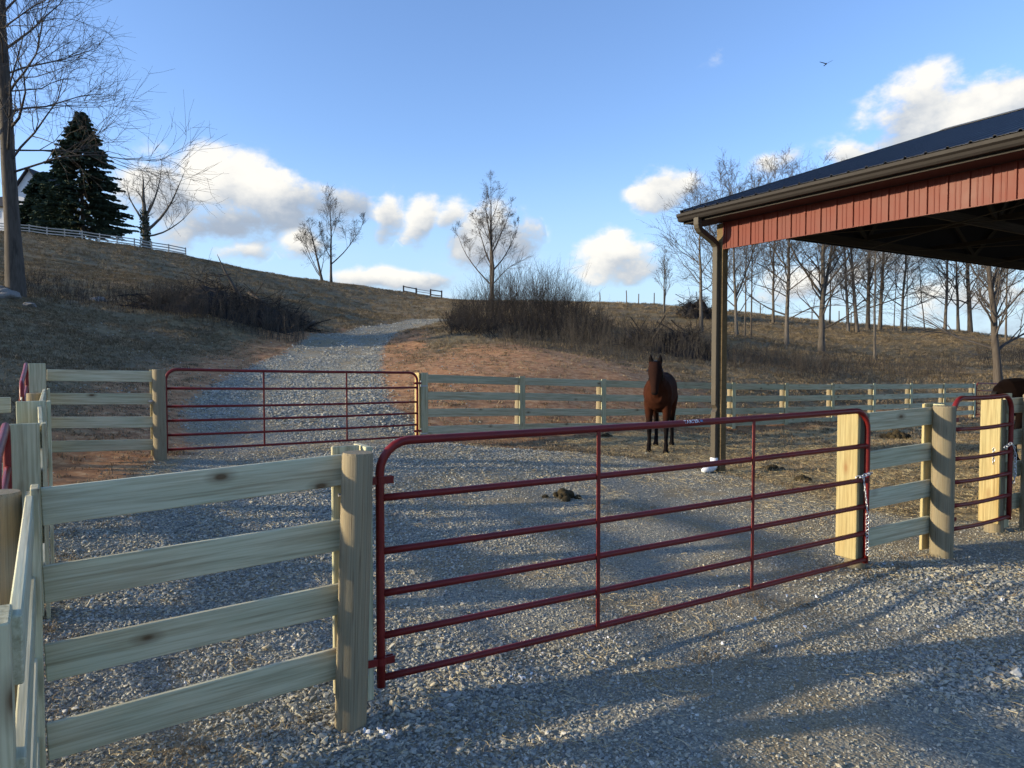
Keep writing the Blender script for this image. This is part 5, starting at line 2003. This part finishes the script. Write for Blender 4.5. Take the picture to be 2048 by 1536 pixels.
stones = hidden_collection('stones', stone_meshes())
Ps, Rs, Ss = [], [], []
r = np.random.default_rng(1001)
for (y0, y1, n, s0, s1, fill) in ((1.9, 5.0, 122000, .006, .036, 1), (5.0, 8.5, 140000, .008, .036, 1), (8.5, 14, 90000, .014, .036, 1), (14, 28, 42000, .03, .055, 1), (28, 62, 24000, .045, .08, 1)):
    x, y = frustum(n, y0, y1, r, 560 if y1 < 14.5 else 60, p0=0 if y1 < 14.5 else 200, p1=2048 if y1 < 14.5 else 900)
    if y0 < 2:      # and the ground at the photographer's feet
        x = np.concatenate([x, r.uniform(-2.5, 6, 30000)])
        y = np.concatenate([y, r.uniform(-1.2, 2.4, 30000)])
        n = len(x)
    g_, c_, h_ = zones(x, y)
    pn = patch_noise(x, y, 1.2, 2)
    def blob(cx, cy, sx, sy):
        return np.exp(-(((x - cx) / sx) ** 2 + ((y - cy) / sy) ** 2))
    thick = np.maximum.reduce([blob(-2.5, 7.5, 2.6, 5.0), blob(-.6, 3.6, 1.1, 1.2), blob(3.7, 5.3, 1.3, .8), blob(.6, 2.6, .9, .7), blob(2.9, 3.9, 1.0, .5), (y > 12.5) * 1.0, blob(-1.5, 11, 3.5, 2.0)])
    thick = thick - .75 * np.exp(-((seg_dist(x, y, LANE_XY) - .9) / .28) ** 2) * (y > 12)
    smooth = np.maximum.reduce([blob(1.6, 3.4, .8, .8), blob(1.9, 6.8, 1.7, 1.6), blob(.3, 5.6, 1.1, .8), blob(2.0, 9.2, 1.5, 1.3)])
    keep = r.uniform(0, 1, n) < np.clip(g_ * 1.2 - .15, 0, 1) * np.clip(.28 + .5 * pn + .75 * thick - .26 * smooth, .36, 1) + .012
    x, y = x[keep], y[keep]
    m_ = len(x)
    tk = thick[keep]
    s = (s0 + (s1 - s0) * r.beta(1.1, 4.0, m_)) * (.58 + .64 * np.clip(tk, 0, 1))
    big = r.uniform(0, 1, m_) < .012
    s[big] *= 1.6
    z = terr(x, y) + s * r.uniform(-.15, .35, m_)
    Ps.append(np.stack([x, y, z], 1))
    Rs.append(np.stack([r.normal(0, .35, m_), r.normal(0, .35, m_), r.uniform(0, 6.28, m_)], 1))
    Ss.append(np.stack([s, s, s], 1))
scatter('gravel_stones', stones, 9, np.concatenate(Ps), np.concatenate(Rs), np.concatenate(Ss), 'loose crushed grey gravel over the yard and lane', 'gravel')

# white crushed stone in a few spots
lim = []
for me in stone_meshes(5):
    me.materials.clear(); me.materials.append(M['lime']); lim.append(me)
lime = hidden_collection('white_stones', lim)
P, S_ = [], []
for (cx, cy, n, sp, sz) in [(.06, 3.95, 18, .07, .012), (.62, 4.35, 26, .14, .012), (.25, 4.1, 12, .12, .012), (-1.75, 4.0, 20, .10, .012), (-1.5, 3.9, 10, .08, .012), (-.66, 3.36, 6, .05, .024), (3.05, 5.9, 4, .12, .026), (3.3, 5.6, 3, .1, .02), (2.3, 5.3, 8, .3, .02), (1.7, 4.6, 10, .35, .016), (3.5, 4.6, 10, .6, .018)]:
    x, y = r.normal(cx, sp, n), r.normal(cy, sp * .8, n)
    s = sz * r.uniform(.6, 1.4, n)
    P.append(np.stack([x, y, terr(x, y) + s * .12 + .004], 1)); S_.append(np.stack([s, s, s], 1))
P, S_ = np.concatenate(P), np.concatenate(S_)
scatter('white_gravel', lime, 5, P, r.uniform(0, 6.28, P.shape), S_, 'small patches of broken white stone in the grey gravel', 'gravel')

# straw on the yard and in the trampled pen
straws = hidden_collection('straws', straw_meshes())
Ps, Rs, Ss = [], [], []
for (y0, y1, n, sc) in ((1.2, 8, 23000, .07), (8, 15, 54000, .10), (15, 27, 30000, .16)):
    x, y = frustum(n, y0, y1, r)
    g_, c_, h_ = zones(x, y)
    pn = patch_noise(x, y, 1.5, 5)
    keep = r.uniform(0, 1, n) < np.clip(h_ * .9 * pn * 1.4 + (pn > .56) * .55 + .10, 0, 1) * (g_ + h_ > .1)
    x, y = x[keep], y[keep]
    m_ = len(x)
    s = sc * r.uniform(.35, 1.2, m_)
    Ps.append(np.stack([x, y, terr(x, y) + .018 + r.uniform(0, .012, m_)], 1))
    Rs.append(np.stack([r.normal(0, .15, m_), r.normal(0, .15, m_), r.uniform(0, 6.28, m_)], 1))
    Ss.append(np.stack([s, np.full(m_, .09), np.full(m_, .09)], 1) * np.array([1, 1, 1]))
scatter('straw', straws, 5, np.concatenate(Ps), np.concatenate(Rs), np.concatenate(Ss), 'scattered straw and hay stems on the yard', 'straw')

# short dead grass on the banks and hillsides
tufts = hidden_collection('tufts', blade_meshes(8, 14, .10, .05, .004, 'grass', .9))
Ps, Rs, Ss = [], [], []
x, y = frustum(38000, 2.2, 9.0, r)
dl = np.minimum(seg_dist(x, y, [(-1.9, 2.87), (-.7, 3.57)]), np.minimum(seg_dist(x, y, [(2.9, 5.75), (3.85, 6.33)]), seg_dist(x, y, [(-1.95, 2.9), (-5.2, 7.9)])))
pn = patch_noise(x, y, 1.1, 8)
keep = r.uniform(0, 1, len(x)) < np.clip(np.exp(-(dl / .16) ** 2) * .35 + (pn > .74) * .10, 0, 1)
x, y = x[keep], y[keep]
s = r.uniform(.25, .7, len(x))
Ps.append(np.stack([x, y, terr(x, y) - .005], 1))
Rs.append(np.stack([r.normal(0, .3, len(x)), r.normal(0, .3, len(x)), r.uniform(0, 6.28, len(x))], 1))
Ss.append(np.stack([s * 1.2, s * 1.2, s * r.uniform(.4, .9, len(x))], 1))
for (y0, y1, n, s0, s1) in ((8, 16, 38000, .5, 1.0), (16, 30, 66000, .7, 1.4), (30, 60, 74000, 1.1, 2.2), (60, 112, 58000, 1.8, 3.2)):
    x, y = frustum(n, y0, y1, r)
    g_, c_, h_ = zones(x, y)
    pn = patch_noise(x, y, .5, 1)
    keep = r.uniform(0, 1, n) < np.clip(1 - g_ * 1.5, 0, 1) * np.clip(1 - c_ * .85, .06, 1) * np.clip(1 - h_ * .55, 0, 1) * np.clip(.25 + pn, 0, 1)
    x, y = x[keep], y[keep]
    m_ = len(x)
    s = r.uniform(s0, s1, m_)
    Ps.append(np.stack([x, y, terr(x, y) - .01], 1))
    Rs.append(np.stack([r.normal(0, .1, m_), r.normal(0, .1, m_), r.uniform(0, 6.28, m_)], 1))
    Ss.append(np.stack([s * 1.3, s * 1.3, s * r.uniform(.5, 1.0, m_)], 1))
scatter('dead_grass', tufts, 8, np.concatenate(Ps), np.concatenate(Rs), np.concatenate(Ss), 'short dead grass on the banks and hillsides', 'grass')
